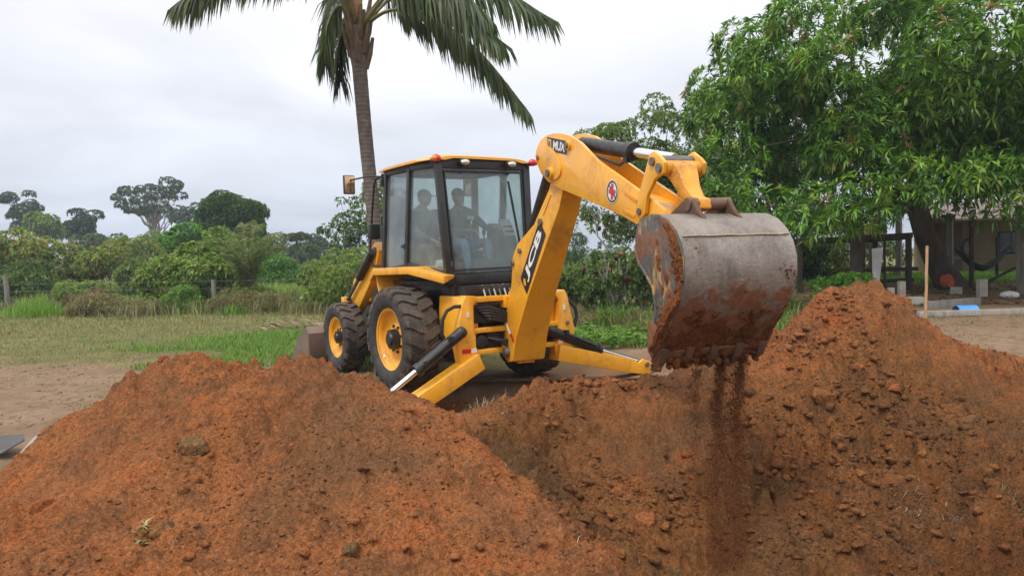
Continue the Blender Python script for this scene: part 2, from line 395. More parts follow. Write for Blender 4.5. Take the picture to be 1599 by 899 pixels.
def heap_z(x, y, detail=True):
    shp = np.shape(x); x = np.atleast_1d(np.asarray(x, float)); y = np.atleast_1d(np.asarray(y, float))
    b = heap_base(x, y); g = ground_z(x, y)
    edge = np.minimum(np.minimum(x - PX0, PX1 - x), np.minimum(y - PY0, PY1 - y))
    k = sstep(.3, 1.0, edge)
    away = np.maximum(dug(x, y, b - g), .2)                    # rough only where soil was dug or dumped
    wx, wy = x + .12 * fbm(x * 2, y * 2, 2, 3), y + .12 * fbm(x * 2, y * 2, 2, 8)
    z = b
    for (bx, by, sg, am) in BUMPS: z = z + am * np.exp(-((x - bx) ** 2 + (y - by) ** 2) / (2 * sg * sg))
    yl = y + .10 * fbm(x * 2.3, y * .2, 3, 7)                   # the turf edge of the pit: a small scarp
    z = z - .17 * sstep(6.46, 6.36, yl) * sstep(5.3, 6.2, yl) * sstep(2.7, 3.2, x) * sstep(5.2, 4.6, x)
    cut = 5.93 + .13 * (x - 2.8) + .07 * fbm(x * 1.7, x * 0, 3, 14)      # scraped pit wall
    deep = sstep(cut + .02, cut - .16, y) * sstep(2.5, 3.0, x) * sstep(5.4, 4.8, x) * sstep(3.0, 3.9, y)
    z = z - .85 * deep + .03 * deep * fbm(x * 9, y * .8, 3, 16)
    if detail:
        away = away * (1 - .55 * np.exp(-(((x - 3.9) / .8) ** 2 + ((y - 8.8) / .5) ** 2)))
        rough = (.55 + .45 * sstep(-.2, .35, fbm(x * .8, y * .8, 3, 77))) * (1 + .7 * sstep(0, 1.0, x))
        z = z + away * (.075 * fbm(wx * 1.6, wy * 1.6, 3, 11) + rough * (.105 * (np.abs(fbm(wx * 3.6, wy * 3.6, 4, 21, .6)) - .15) * -1.0
              + .045 * fbm(wx * 9, wy * 9, 4, 31, .65)
              + .24 * worley(wx * 3.3, wy * 3.3, 3) * sstep(.05, .35, fbm(x * 1.1, y * 1.1, 2, 61))
              + .095 * worley(wx * 8, wy * 8, 4) * sstep(-.1, .3, fbm(x * 1.4, y * 1.4, 2, 62)) + .034 * worley(x * 21 + .3 * wy, y * 21, 5) * sstep(-.3, .2, fbm(x * 1.9, y * 1.9, 2, 65))) + .012 * fbm(x * 38, y * 38, 2, 33) - .055 * rough + rough * (.12 * clodfield(wx * 4.2, wy * 4.2, 101) * sstep(.0, .22, fbm(x * .9 + 4, y * .9, 3, 102)) + .055 * clodfield(wx * 10, wy * 10, 103) * sstep(-.12, .12, fbm(x * 1.3, y * 1.3 + 7, 3, 104)) + .022 * clodfield(x * 24, y * 24, 105) - .02))
    z = z * k + (g + .02 + .02 * fbm(x * 2.1, y * 2.1, 3, 45)) * (1 - k)
    k2 = sstep(0, .14, edge); z = z * k2 + (g - .12) * (1 - k2)
    return z.reshape(shp)

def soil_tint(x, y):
    """soil tint: red subsoil on the heaps, browner topsoil in the trodden part, damp topsoil plus painted shade in the pit"""
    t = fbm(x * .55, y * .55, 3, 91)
    pit = sstep(-.05, .2, x - (-.35 + (6.4 - y) * .48)) * (1 - sstep(7.4, 8.5, y + .5 * t - .18 * np.maximum(0, x - 2.5)))  # pit mask: damp soil, tinted darker to imitate the shade in the hollow
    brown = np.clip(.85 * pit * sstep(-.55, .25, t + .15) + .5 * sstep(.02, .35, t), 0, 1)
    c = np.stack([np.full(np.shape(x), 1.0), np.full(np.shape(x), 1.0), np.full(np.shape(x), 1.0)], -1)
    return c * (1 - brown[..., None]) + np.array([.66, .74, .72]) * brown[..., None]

gx = np.linspace(PX0, PX1, 780)
gy = [PY0]
while gy[-1] < PY1: gy.append(gy[-1] + .0135 + .0030 * max(0, gy[-1] - 3))
gy = np.array(gy)
X, Y = np.meshgrid(gx, gy)
Z = heap_z(X, Y)
nx, ny = len(gx), len(gy)
idx = np.arange(nx * ny).reshape(ny, nx)
Q = np.stack([idx[:-1, :-1], idx[:-1, 1:], idx[1:, 1:], idx[1:, :-1]], -1).reshape(-1, 4)
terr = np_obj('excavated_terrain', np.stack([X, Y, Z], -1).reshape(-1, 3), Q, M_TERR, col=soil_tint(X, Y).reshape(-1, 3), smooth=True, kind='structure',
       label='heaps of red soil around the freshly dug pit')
hb = np.abs(heap_base(X, Y) - ground_z(X, Y)); ed = np.minimum(np.minimum(X - PX0, PX1 - X), np.minimum(Y - PY0, PY1 - Y)) + .25 * fbm(X * 1.3, Y * 1.3, 3, 15)
fd_ = np.maximum(sstep(.13, .04, hb) * np.maximum(sstep(-2.6, -3.3, X), np.maximum(sstep(4.2, 5.4, X) * sstep(8.6, 9.4, Y), .45 * sstep(7.2, 8.0, Y))), sstep(.75, .35, ed))
fa_ = terr.data.attributes.new('Field', 'FLOAT', 'POINT'); fa_.data.foreach_set('value', np.ascontiguousarray(fd_.ravel(), np.float32))

def ground_kind(x, y):
    """0 bare earth .. 1 grown over"""
    n = fbm(x * .22, y * .22, 4, 51); n2 = fbm(x * .9, y * .9, 3, 53)
    left = sstep(12.4, 14.6, y + 3.4 * n + 1.4 * n2 + .32 * (x + 6))
    right = sstep(14.0, 16.5, y + 2.0 * n + n2 * 1.2 - .2 * np.maximum(0, x - 3)) * .9
    r = np.where(x < 0, left, left * (1 - sstep(0, 2, x)) + right * sstep(0, 2, x))
    return np.clip(r, 0, 1)

def coord(lo, hi, n, c, s):
    a0, a1 = math.asinh((lo - c) / s), math.asinh((hi - c) / s)
    return c + s * np.sinh(np.linspace(a0, a1, n))
ax_, ay_ = coord(-900, 900, 270, 0, 8), coord(-120, 1500, 270, 10, 8)
X, Y = np.meshgrid(ax_, ay_)
Z = ground_z(X, Y) + .02 * fbm(X * 2.1, Y * 2.1, 3, 45) * sstep(70, 30, np.hypot(X, Y))
nx, ny = len(ax_), len(ay_)
idx = np.arange(nx * ny).reshape(ny, nx)
Q = np.stack([idx[:-1, :-1], idx[:-1, 1:], idx[1:, 1:], idx[1:, :-1]], -1).reshape(-1, 4)
ins = ((X > PX0 + .35) & (X < PX1 - .35) & (Y > PY0 + .35) & (Y < PY1 - .35)).ravel()
Q = Q[~ins[Q].all(1)]
def field_mat():
    m, nt, b = node_mat('field_ground')
    geo = nt.nodes.new('ShaderNodeNewGeometry').outputs['Position']
    a = N(nt, 'ShaderNodeAttribute', attribute_name='Col')
    sep = nt.nodes.new('ShaderNodeSeparateColor'); nt.links.new(a.outputs['Color'], sep.inputs[0])
    n1 = noise(nt, geo, 1.1, 6, .6); n2 = noise(nt, geo, 7, 6, .7); n3 = noise(nt, geo, 40, 4, .7)
    earth = ramp(nt, n1, [(.3, (.22, .142, .085)), (.55, (.285, .192, .12)), (.75, (.34, .24, .158))])
    earth = mixc(nt, ramp(nt, n2, [(.36, .7), (.52, 0)]), earth, (.13, .082, .047))
    earth = mixc(nt, ramp(nt, n3, [(.32, .45), (.5, 0)]), earth, (.12, .078, .046))
    grass = ramp(nt, n1, [(.3, (.105, .12, .036)), (.6, (.19, .165, .065)), (.8, (.25, .20, .09))])
    grass = mixc(nt, ramp(nt, n3, [(.35, .5), (.55, 0)]), grass, (.07, .07, .025))
    c = mixc(nt, sep.outputs[0], earth, grass)
    c = mixc(nt, sep.outputs[1], c, mixc(nt, ramp(nt, n2, [(.4, 0), (.6, 1)]), (.25, .11, .05), (.17, .09, .05)))
    nt.links.new(c, b.inputs['Base Color']); b.inputs['Roughness'].default_value = .95; b.inputs['Specular IOR Level'].default_value = .15
    bump(nt, b, mixc(nt, .5, n2, n3), 1.0, .05)
    return m
kd = ground_kind(X, Y).ravel()
reds = (sstep(10.5, 7.5, np.abs(Y - 8.5) + .6 * np.abs(X - 1)) * .0).ravel() + (np.exp(-(((X - .8) / 3.0) ** 2 + ((Y - 10.2) / 1.5) ** 2)) * .9).ravel()
np_obj('ground', np.stack([X, Y, Z], -1).reshape(-1, 3), Q, field_mat(), col=np.stack([kd, np.clip(reds, 0, 1), kd * 0], -1), smooth=True, kind='structure')

def surf(x, y):
    """height of whatever one walks on at x, y"""
    x = np.atleast_1d(np.asarray(x, float)); y = np.atleast_1d(np.asarray(y, float))
    inside = (x > PX0) & (x < PX1) & (y > PY0) & (y < PY1)
    g = ground_z(x, y) + .02 * fbm(x * 2.1, y * 2.1, 3, 45) * sstep(70, 30, np.hypot(x, y))
    out = g.copy()
    if inside.any(): out[inside] = np.maximum(heap_z(x[inside], y[inside]), -9)
    e = np.minimum(np.minimum(x - PX0, PX1 - x), np.minimum(y - PY0, PY1 - y))
    out = np.where(inside & (e < .25), np.maximum(out, g), out)
    return out

# clods: deformed twenty- and eighty-sided lumps
def ico(sub):
    bm = bmesh.new(); bmesh.ops.create_icosphere(bm, subdivisions=sub, radius=1)
    V = np.array([v.co[:] for v in bm.verts]); F = np.array([[v.index for v in f.verts] for f in bm.faces]); bm.free(); return V, F
ICO1, ICO2, ICO3 = ico(1), ico(2), ico(3)
OCT = (np.array([(1, 0, 0), (-1, 0, 0), (0, 1, 0), (0, -1, 0), (0, 0, 1), (0, 0, -1.0)]), np.array([(0, 2, 4), (2, 1, 4), (1, 3, 4), (3, 0, 4), (2, 0, 5), (1, 2, 5), (3, 1, 5), (0, 3, 5)]))
def lumps(P, R, shape, flat=.7):
    """one deformed lump for each point: vertices, triangles"""
    V0, F0 = shape; n = len(P); k = len(V0)
    V = np.repeat(V0[None], n, 0) * (1 + (.28 if k < 20 else .21) * rng.standard_normal((n, k, 1)).clip(-1.7, 1.7))
    for _ in range(3 if k > 20 else 0):                       # broken faces
        nrm = rng.standard_normal((n, 1, 3)); nrm /= np.linalg.norm(nrm, axis=2, keepdims=True); d = (V * nrm).sum(2, keepdims=True); V = V - nrm * np.maximum(d - rng.uniform(.35, .75, (n, 1, 1)), 0)
    V = V * (np.array([1, 1, flat]) * rng.uniform(.7, 1.3, (n, 1, 3)))
    a = rng.uniform(0, 6.28, n); c, s = np.cos(a)[:, None], np.sin(a)[:, None]
    V = np.stack([V[..., 0] * c - V[..., 1] * s, V[..., 0] * s + V[..., 1] * c, V[..., 2]], -1)
    V = V * np.asarray(R)[:, None, None] + np.asarray(P)[:, None, :]
    F = (F0[None] + (np.arange(n) * k)[:, None, None]).reshape(-1, 3)
    return V.reshape(-1, 3), F
def scatter_clods(n, lo, hi, power, shape, area, dens):
    x = rng.uniform(area[0], area[1], n * 4); y = rng.uniform(area[2], area[3], n * 4)
    b = heap_z(x, y, False); g = ground_z(x, y)
    w = np.maximum(dug(x, y, b - g), .06) * sstep(-.35 + dens, .35 + dens, fbm(x * 1.1, y * 1.1, 3, 71))
    keep = rng.random(len(x)) < w
    x, y = x[keep][:n], y[keep][:n]
    r = lo + (hi - lo) * rng.random(len(x)) ** power
    z = surf(x, y) + r * rng.uniform(-.35, .22, len(x))
    V, F = lumps(np.stack([x, y, z], -1), r, shape)
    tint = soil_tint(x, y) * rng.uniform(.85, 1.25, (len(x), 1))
    return V, F, np.repeat(tint, len(shape[0]), 0)
parts = [scatter_clods(22000, .004, .015, 2.0, OCT, (-4.0, 6.0, 3.2, 9.4), .0), scatter_clods(1800, .010, .045, 3.6, ICO2, (-3.8, 6.0, 3.4, 9.3), .2), scatter_clods(2600, .010, .060, 4.2, ICO2, (.1, 5.6, 5.2, 8.7), .05)]
V, F, Cc, off = [], [], [], 0
for v, f, c in parts: V.append(v); F.append(f + off); Cc.append(c); off += len(v)
n_ = 7000; fx_ = rng.uniform(-12, 1, n_); fy_ = rng.uniform(6.2, 15, n_); kf = (rng.random(n_) < sstep(-.2, .4, fbm(fx_ * .7, fy_ * .7, 3, 19)) * (1 - .8 * ground_kind(fx_, fy_))) & ((fx_ < PX0) | (fy_ > 7.4)); fx_, fy_ = fx_[kf], fy_[kf]
fr_ = .008 + .035 * rng.random(len(fx_)) ** 4; fv, ff = lumps(np.stack([fx_, fy_, surf(fx_, fy_)], -1), fr_, ICO1, .55)
def earth_mat():
    m, nt, b = node_mat('tan_earth'); a = N(nt, 'ShaderNodeAttribute', attribute_name='Col'); nt.links.new(a.outputs['Color'], b.inputs['Base Color']); b.inputs['Roughness'].default_value = .95; return m
np_obj('field_clods', fv, ff, earth_mat(), col=np.repeat(np.array([.235, .155, .097]) * rng.uniform(.6, 1.25, (len(fx_), 1)), len(ICO1[0]), 0), kind='stuff', label='dry crumbs on the bare tan ground left of the heaps')
np_obj('loose_crumbs', np.concatenate(V), np.concatenate(F), M_SOIL, col=np.concatenate(Cc), kind='stuff', label='loose crumbs and small clods lying on the red heaps')
# ------------------------------------------------------------------ the backhoe loader
DUST = (.30, .17, .09)
M_YEL = pmat('machine_yellow', (.86, .405, .02), .34, 0, .07, 3, dirt=(.25, .12, .05), dirt_amt=.36, dscale=2.6, coat=.25, wear=1)
M_YELD = pmat('worn_yellow', (.76, .31, .02), .42, 0, .12, 6, .15, 70, dirt=(.17, .09, .05), dirt_amt=.5, dscale=5)
M_ROOF = pmat('roof_yellow', (.82, .37, .035), .38, 0, .06, 3, dirt=(.45, .30, .15), dirt_amt=.15, coat=.2)
M_BLK = pmat('black_paint', (.018, .018, .02), .42, 0, .3, 5, dirt=(.12, .08, .05), dirt_amt=.25)
M_RUB = pmat('hose_rubber', (.02, .02, .021), .6, 0, .3, 10, .2, 90)
M_TYRE = pmat('tyre_rubber', (.042, .038, .034), .85, 0, .3, 9, .3, 60, dirt=(.155, .108, .072), dirt_amt=.75, dscale=4)
M_SIDE = pmat('tyre_sidewall', (.034, .033, .033), .8, 0, .25, 8, .2, 60, dirt=(.14, .10, .07), dirt_amt=.3, dscale=4)
M_CHROME = pmat('chrome_rod', (.75, .75, .76), .14, 1, .04, 4, rvar=.05)
M_STEEL = pmat('worn_steel', (.20, .19, .18), .5, .8, .25, 8, .2, 60, dirt=(.22, .11, .05), dirt_amt=.4, dscale=5)
M_INT = pmat('cab_interior', (.05, .052, .055), .7, 0, .2, 6)
M_SEAT = pmat('seat_cloth', (.03, .03, .034), .85, 0, .2, 12)
M_WHT = pmat('white_decal', (.78, .78, .76), .45, 0, .05, 10)
M_BDEC = pmat('black_decal', (.012, .012, .013), .4, 0, .2, 10)
M_RED = pmat('red_decal', (.55, .03, .035), .45, 0, .1, 10)
M_PANEL = pmat('panel_grey', (.42, .43, .44), .5, 0, .15, 9)
def glass_mat(name, tint, gloss=(.95, .97, 1), ior=1.45, film=.09):
    m, nt, b = node_mat(name); nt.nodes.remove(b)
    t = N(nt, 'ShaderNodeBsdfTransparent', Color=(*tint, 1)); g = N(nt, 'ShaderNodeBsdfGlossy', Color=(*gloss, 1), Roughness=.03)
    f = N(nt, 'ShaderNodeFresnel', IOR=ior); mx = nt.nodes.new('ShaderNodeMixShader')
    gn = nt.nodes.new('ShaderNodeNewGeometry'); inv = N(nt, 'ShaderNodeMath', operation='SUBTRACT'); inv.inputs[0].default_value = 1; nt.links.new(gn.outputs['Backfacing'], inv.inputs[1])
    ml = N(nt, 'ShaderNodeMath', operation='MULTIPLY'); nt.links.new(f.outputs[0], ml.inputs[0]); nt.links.new(inv.outputs[0], ml.inputs[1]); nt.links.new(ml.outputs[0], mx.inputs[0]); nt.links.new(t.outputs[0], mx.inputs[1]); nt.links.new(g.outputs[0], mx.inputs[2])
    df = N(nt, 'ShaderNodeBsdfDiffuse', Color=(.42, .48, .50, 1)); m2 = nt.nodes.new('ShaderNodeMixShader')  # diffuse film: dust, with pale bluish reflections put into its colour
    tcg = nt.nodes.new('ShaderNodeTexCoord').outputs['Object']; nt.links.new(ramp(nt, noise(nt, tcg, 2.5, 6, .6), [(.3, film * .6), (.7, film * 1.4)]), m2.inputs[0])
    nt.links.new(mx.outputs[0], m2.inputs[1]); nt.links.new(df.outputs[0], m2.inputs[2])
    nt.links.new(m2.outputs[0], nt.nodes['Material Output'].inputs['Surface'])
    return m
M_GLASS = glass_mat('tinted_glass', (.85, .925, .91), ior=1.5, film=.17)
M_GLASSD = glass_mat('dark_door_glass', (.55, .64, .66), ior=1.6, film=.22)
M_LRED = pmat('red_lens', (.62, .02, .02), .15, 0, .1, 20, coat=.5)
M_LAMB = pmat('amber_lens', (.75, .20, .02), .15, 0, .1, 20, coat=.5)
M_LCLR = pmat('lamp_reflector', (.62, .58, .5), .18, .7, .2, 30, coat=.6)
def bucket_mat():
    m, nt, b = node_mat('bucket_steel')
    tc = nt.nodes.new('ShaderNodeTexCoord').outputs['Object']
    sep = nt.nodes.new('ShaderNodeSeparateXYZ'); nt.links.new(tc, sep.inputs[0])
    mp = N(nt, 'ShaderNodeMapping', Scale=(1, 1, .16)); nt.links.new(tc, mp.inputs[0])
    steel = ramp(nt, noise(nt, tc, 3.2, 8, .65), [(.3, (.14, .118, .10)), (.5, (.245, .212, .185)), (.72, (.36, .318, .28))])
    streak = noise(nt, mp.outputs[0], 22, 6, .7)
    steel = mixc(nt, ramp(nt, streak, [(.45, 0), (.72, .55)]), steel, (.40, .33, .27))
    speck = noise(nt, tc, 60, 4, .7)
    steel = mixc(nt, ramp(nt, speck, [(.3, .5), (.45, 0)]), steel, (.09, .07, .055))
    h = N(nt, 'ShaderNodeMapRange'); nt.links.new(sep.outputs[2], h.inputs['Value'])
    h.inputs['From Min'].default_value = 1.75; h.inputs['From Max'].default_value = 1.05; h.inputs['To Min'].default_value = -.10; h.inputs['To Max'].default_value = .25
    ad = N(nt, 'ShaderNodeMath', operation='ADD'); nt.links.new(h.outputs[0], ad.inputs[0]); nt.links.new(noise(nt, tc, 4.3, 9, .66, .5), ad.inputs[1])
    mud = ramp(nt, ad.outputs[0], [(.56, 0), (.66, 1)])
    mudc = ramp(nt, noise(nt, tc, 14, 6, .7), [(.3, (.115, .048, .024)), (.6, (.24, .098, .042)), (.8, (.33, .16, .085))])
    c = mixc(nt, mud, steel, mudc)
    nt.links.new(c, b.inputs['Base Color'])
    nt.links.new(mixc(nt, mud, (.42, .42, .42), (.95, .95, .95)), b.inputs['Roughness'])
    nt.links.new(mixc(nt, mud, (.55, .55, .55), (0, 0, 0)), b.inputs['Metallic'])
    hh = mixc(nt, .7, mud, noise(nt, tc, 38, 6, .75))
    bump(nt, b, hh, .6, .02)
    return m
M_BKT = bucket_mat()
def plate_mat():
    """bucket cheek: dark steel with remains of yellow paint and smeared clay towards the rear edge"""
    m, nt, b = node_mat('bucket_cheek_paint')
    tc = nt.nodes.new('ShaderNodeTexCoord').outputs['Object']
    mp = N(nt, 'ShaderNodeMapping', Scale=(1, 1, .3)); nt.links.new(tc, mp.inputs[0])
    st = ramp(nt, noise(nt, tc, 9, 6, .7), [(.3, (.055, .053, .05)), (.7, (.135, .128, .12))])
    yl = ramp(nt, noise(nt, mp.outputs[0], 9, 8, .7), [(.52, 0), (.60, .9)])
    c = mixc(nt, yl, st, (.50, .30, .085))
    mud = ramp(nt, noise(nt, tc, 5, 8, .65), [(.52, 0), (.6, 1)])
    c = mixc(nt, mud, c, ramp(nt, noise(nt, tc, 16, 6, .7), [(.3, (.13, .055, .028)), (.7, (.27, .115, .05))]))
    nt.links.new(c, b.inputs['Base Color']); b.inputs['Roughness'].default_value = .75
    bump(nt, b, mixc(nt, .6, mud, noise(nt, tc, 45, 5, .7)), .5, .015)
    return m
M_CHEEK = plate_mat()

TRACTOR = empty('backhoe_loader', (-.58, 10.3, 0), (0, -.008, .58), 'yellow backhoe loader with raised digging arm standing behind the red soil heaps', 'backhoe loader')
def MW(p): return TRACTOR_M @ Vector(p)
TRACTOR_M = Matrix.Translation(Vector((-.58, 10.3, 0))) @ Euler((0, -.008, .58)).to_matrix().to_4x4()

# wheels ------------------------------------------------------------
def tyre_mesh(R, W, rim, nl, name):
    h = W / 2; b = MB(); d = R - rim
    prof = [(h * .72, rim), (h * .95, rim + d * .22), (h * 1.03, rim + d * .5), (h * .97, rim + d * .74), (h * .80, R - .036), (h * .4, R - .026), (0, R - .024),
            (-h * .4, R - .026), (-h * .80, R - .036), (-h * .97, rim + d * .74), (-h * 1.03, rim + d * .5), (-h * .95, rim + d * .22), (-h * .72, rim)]
    b.lathe(prof, ax='x', n=64)
    nb = len(b.f)
    pit = 2 * math.pi / nl
    st = [(1.035, rim + d * .62, rim + d * .66, 0), (1.0, R - .075, R - .045, .02), (.86, R - .05, R - .006, .06), (.60, R - .045, R, .17), (.34, R - .04, R + .002, .36), (.10, R - .04, R + .002, .42), (-.14, R - .04, R, .62)]
    for side in (1, -1):
        for k in range(nl):
            p0 = k * pit + (pit / 2 if side < 0 else 0) + random.uniform(-.01, .01)
            V, F = [], []
            for (u, rb, rt, sh) in st:
                ph = p0 + sh * pit * 1.15; w = pit * .27
                for (rr, ww) in ((rb - .01, w * 1.12), (rt, w)):
                    for sg in (-1, 1):
                        a = ph + sg * ww; V.append((side * u * h, rr * math.cos(a), rr * math.sin(a)))
            m = len(st)
            for i in range(m - 1):
                a, c = 4 * i, 4 * i + 4
                F += [(a + 2, a + 3, c + 3, c + 2), (a, a + 2, c + 2, c), (a + 1, c + 1, c + 3, a + 3)]
            F += [(0, 1, 3, 2), (4 * m - 4, 4 * m - 2, 4 * m - 1, 4 * m - 3)]
            b.add(V, F)
    me = b.mesh(name, [M_TYRE, M_SIDE], 0, 38)
    # sidewalls cleaner than the tread
    mi = np.zeros(len(me.polygons), np.int32); co = np.array([p.center[:] for p in me.polygons])
    mi[(np.hypot(co[:, 1], co[:, 2]) < rim + d * .68)] = 1
    me.polygons.foreach_set('material_index', mi)
    return me
def rim_mesh(r, h, name):
    b = MB()
    b.lathe([(-h * .80, r + .002), (-h * .84, r + .022), (-h * .80, r + .026), (-h * .74, r - .01), (-h * .70, r - .022), (-h * .45, r - .035), (-h * .36, r - .07), (-h * .30, r * .62), (-h * .40, r * .46), (-h * .42, 0.0)], ax='x', n=48)
    b.lathe([(h * .80, r + .002), (h * .84, r + .022), (h * .74, r - .01), (h * .3, r - .03), (-h * .2, r - .04)], ax='x', n=48)
    return b.mesh(name, M_YEL, 0, 40)
def hub_mesh(r, h, name):
    b = MB(); b.cyl((-h * .30, 0, 0), (-h * .78, 0, 0), r * .36, 24, r * .33); b.cyl((-h * .78, 0, 0), (-h * .90, 0, 0), r * .24, 20, r * .2)
    for k in range(8):
        a = k * math.pi / 4; b.cyl((-h * .30, r * .45 * math.cos(a), r * .45 * math.sin(a)), (-h * .50, r * .45 * math.cos(a), r * .45 * math.sin(a)), .018, 6)
    return b.mesh(name, M_BLK, 0, 30)
RT = (tyre_mesh(.66, .46, .375, 21, 'tyre'), rim_mesh(.372, .23, 'rim'), hub_mesh(.372, .23, 'hub'))
FT = (tyre_mesh(.52, .33, .285, 19, 'tyre'), rim_mesh(.282, .165, 'rim'), hub_mesh(.282, .165, 'hub'))
for (x, y, z, s, m) in ((-.98, 0, .66, 1, RT), (.98, 0, .66, -1, RT), (-.93, 2.17, .52, 1, FT), (.93, 2.17, .52, -1, FT)):
    w = bpy.data.objects.new('wheel', None); w.location = (x, y, z); w.rotation_euler = (random.uniform(0, 3), 0, 0 if s > 0 else math.pi); finish(w, TRACTOR)
    for nm, me in zip(('tyre', 'rim', 'hub'), m): finish(bpy.data.objects.new(nm, me), w)

# chassis, axles, hood ---------------------------------------------
b = MB(); b.box((0, 1.0, .80), (.72, 3.9, .46)); b.box((0, 1.2, 1.16), (.9, 2.6, .30)); b.box((0, .0, 1.25), (1.25, 1.2, .16)); b.box((0, -.6, 1.08), (.9, .5, .30))
b.build('chassis', M_BLK, TRACTOR, .015)
b = MB(); b.cyl((-.80, 0, .66), (.80, 0, .66), .14, 20); b.box((0, 0, .66), (.5, .42, .42)); b.build('rear_axle', M_BLK, TRACTOR, .01)
b = MB(); b.beam((-.80, 2.17, .52), (.80, 2.17, .52), .16, .18); b.box((0, 2.17, .60), (.34, .4, .34)); b.build('front_axle', M_BLK, TRACTOR, .01)
b = MB(); P = lambda x: [(x, 1.02, 1.05), (x, 3.0, 1.0), (x, 3.02, 1.32), (x, 2.7, 1.52), (x, 1.02, 1.62)]
b.prism(P(-.44), P(.44)); b.build('hood', M_YEL, TRACTOR, .03)
for k in range(6): b = MB(); b.box((0, 3.018, 1.06 + .042 * k), (.7, .02, .02)); b.build('grille_slat', M_BLK, TRACTOR)
b = MB(); b.cyl((.30, 1.6, 1.5), (.30, 1.6, 2.25), .045, 16); b.tube([(.30, 1.6, 2.25), (.30, 1.6, 2.32), (.30, 1.55, 2.38)], .045, 16); b.build('exhaust_pipe', M_STEEL, TRACTOR)
b = MB(); b.box((-.66, 1.05, .86), (.30, .62, .40)); b.build('battery_box', M_BLK, TRACTOR, .02)
b = MB(); b.box((-.84, 1.00, .50), (.26, .44, .03)); b.box((-.84, 1.00, .85), (.26, .40, .03)); b.box((-.955, .80, .70), (.02, .03, .45)); b.box((-.955, 1.20, .70), (.02, .03, .45)); b.build('step', M_BLK, TRACTOR)
b = MB(); b.box((.66, 1.0, .85), (.34, .9, .5)); b.build('fuel_tank', M_BLK, TRACTOR, .04)
b = MB(); b.cyl((-.83, 1.05, 1.00), (-.60, 1.05, 1.00), .07, 16); b.build('filter_canister', M_WHT, TRACTOR, .01)

# loader arms and front bucket --------------------------------------
for s in (-1, 1):
    x0, x1 = s * .58, s * .70
    P = lambda x: [(x, 1.05, .95), (x, 1.55, .95), (x, 1.45, 1.72), (x, 1.40, 1.93), (x, 1.22, 1.96), (x, 1.12, 1.80)]
    b = MB(); b.prism(P(s * .50), P(s * .60)); b.build('loader_tower', M_YEL, TRACTOR, .012)
    P = lambda x: [(x, 1.20, 1.80), (x, 1.33, 1.92), (x, 1.50, 1.82), (x, 2.35, 1.17), (x, 3.02, .52), (x, 3.04, .36), (x, 2.88, .33), (x, 2.12, .88), (x, 1.36, 1.50)]
    b = MB(); b.prism(P(s * .62), P(s * .74)); a = b.build('loader_arm', M_YEL, TRACTOR, .012)
    for (y, z) in ((1.34, 1.80), (2.36, 1.06), (2.95, .42)): b = MB(); b.cyl((s * .60, y, z), (s * .77, y, z), .05, 16); b.build('pivot_pin', M_STEEL, a)
    b = MB(); b.cyl((s * .79, 1.32, 1.78), (s * .79, 1.86, 1.40), .055, 16); c = b.build('loader_ram', M_BLK, TRACTOR)
    b = MB(); b.cyl((s * .79, 1.84, 1.41), (s * .79, 2.38, 1.04), .028, 14); b.build('ram_rod', M_STEEL, c)
    b = MB(); b.cyl((s * .66, 2.38, 1.04), (s * .86, 2.38, 1.04), .055, 16); b.box((s * .79, 2.40, 1.04), (.13, .14, .13)); b.build('ram_knuckle', M_YEL, TRACTOR, .01)
b = MB(); b.cyl((-.62, 2.30, 1.02), (.62, 2.30, 1.02), .06, 16); b.cyl((-.62, 1.75, .80), (-.40, 1.75, .80), .05, 14); b.build('cross_tube', M_YEL, TRACTOR)
prof = [(3.10, .50), (3.10, .20), (3.18, .07), (3.34, .03), (4.02, .03), (4.02, .01), (3.30, .01), (3.15, .05), (3.07, .18), (3.07, .52), (3.22, .62), (3.24, .60)]
b = MB(); b.prism([(-1.17, y, z) for y, z in prof], [(1.17, y, z) for y, z in prof])
sp_ = [(3.08, .52), (3.08, .18), (3.16, .06), (3.30, .02), (4.02, .02), (3.70, .36), (3.24, .61)]
M_FBK = pmat('front_bucket_steel', (.16, .125, .11), .6, .2, .25, 5, .3, 40, dirt=(.25, .15, .10), dirt_amt=.7, dscale=3)
fb = b.build('front_bucket', M_FBK, TRACTOR)
for s in (-1, 1):
    b = MB(); b.prism([(s * 1.155, y, z) for y, z in sp_], [(s * 1.185, y, z) for y, z in sp_]); b.build('side_plate', M_FBK, fb)
b = MB(); b.box((0, 4.03, .03), (2.38, .12, .03)); b.build('cutting_edge', M_STEEL, fb)

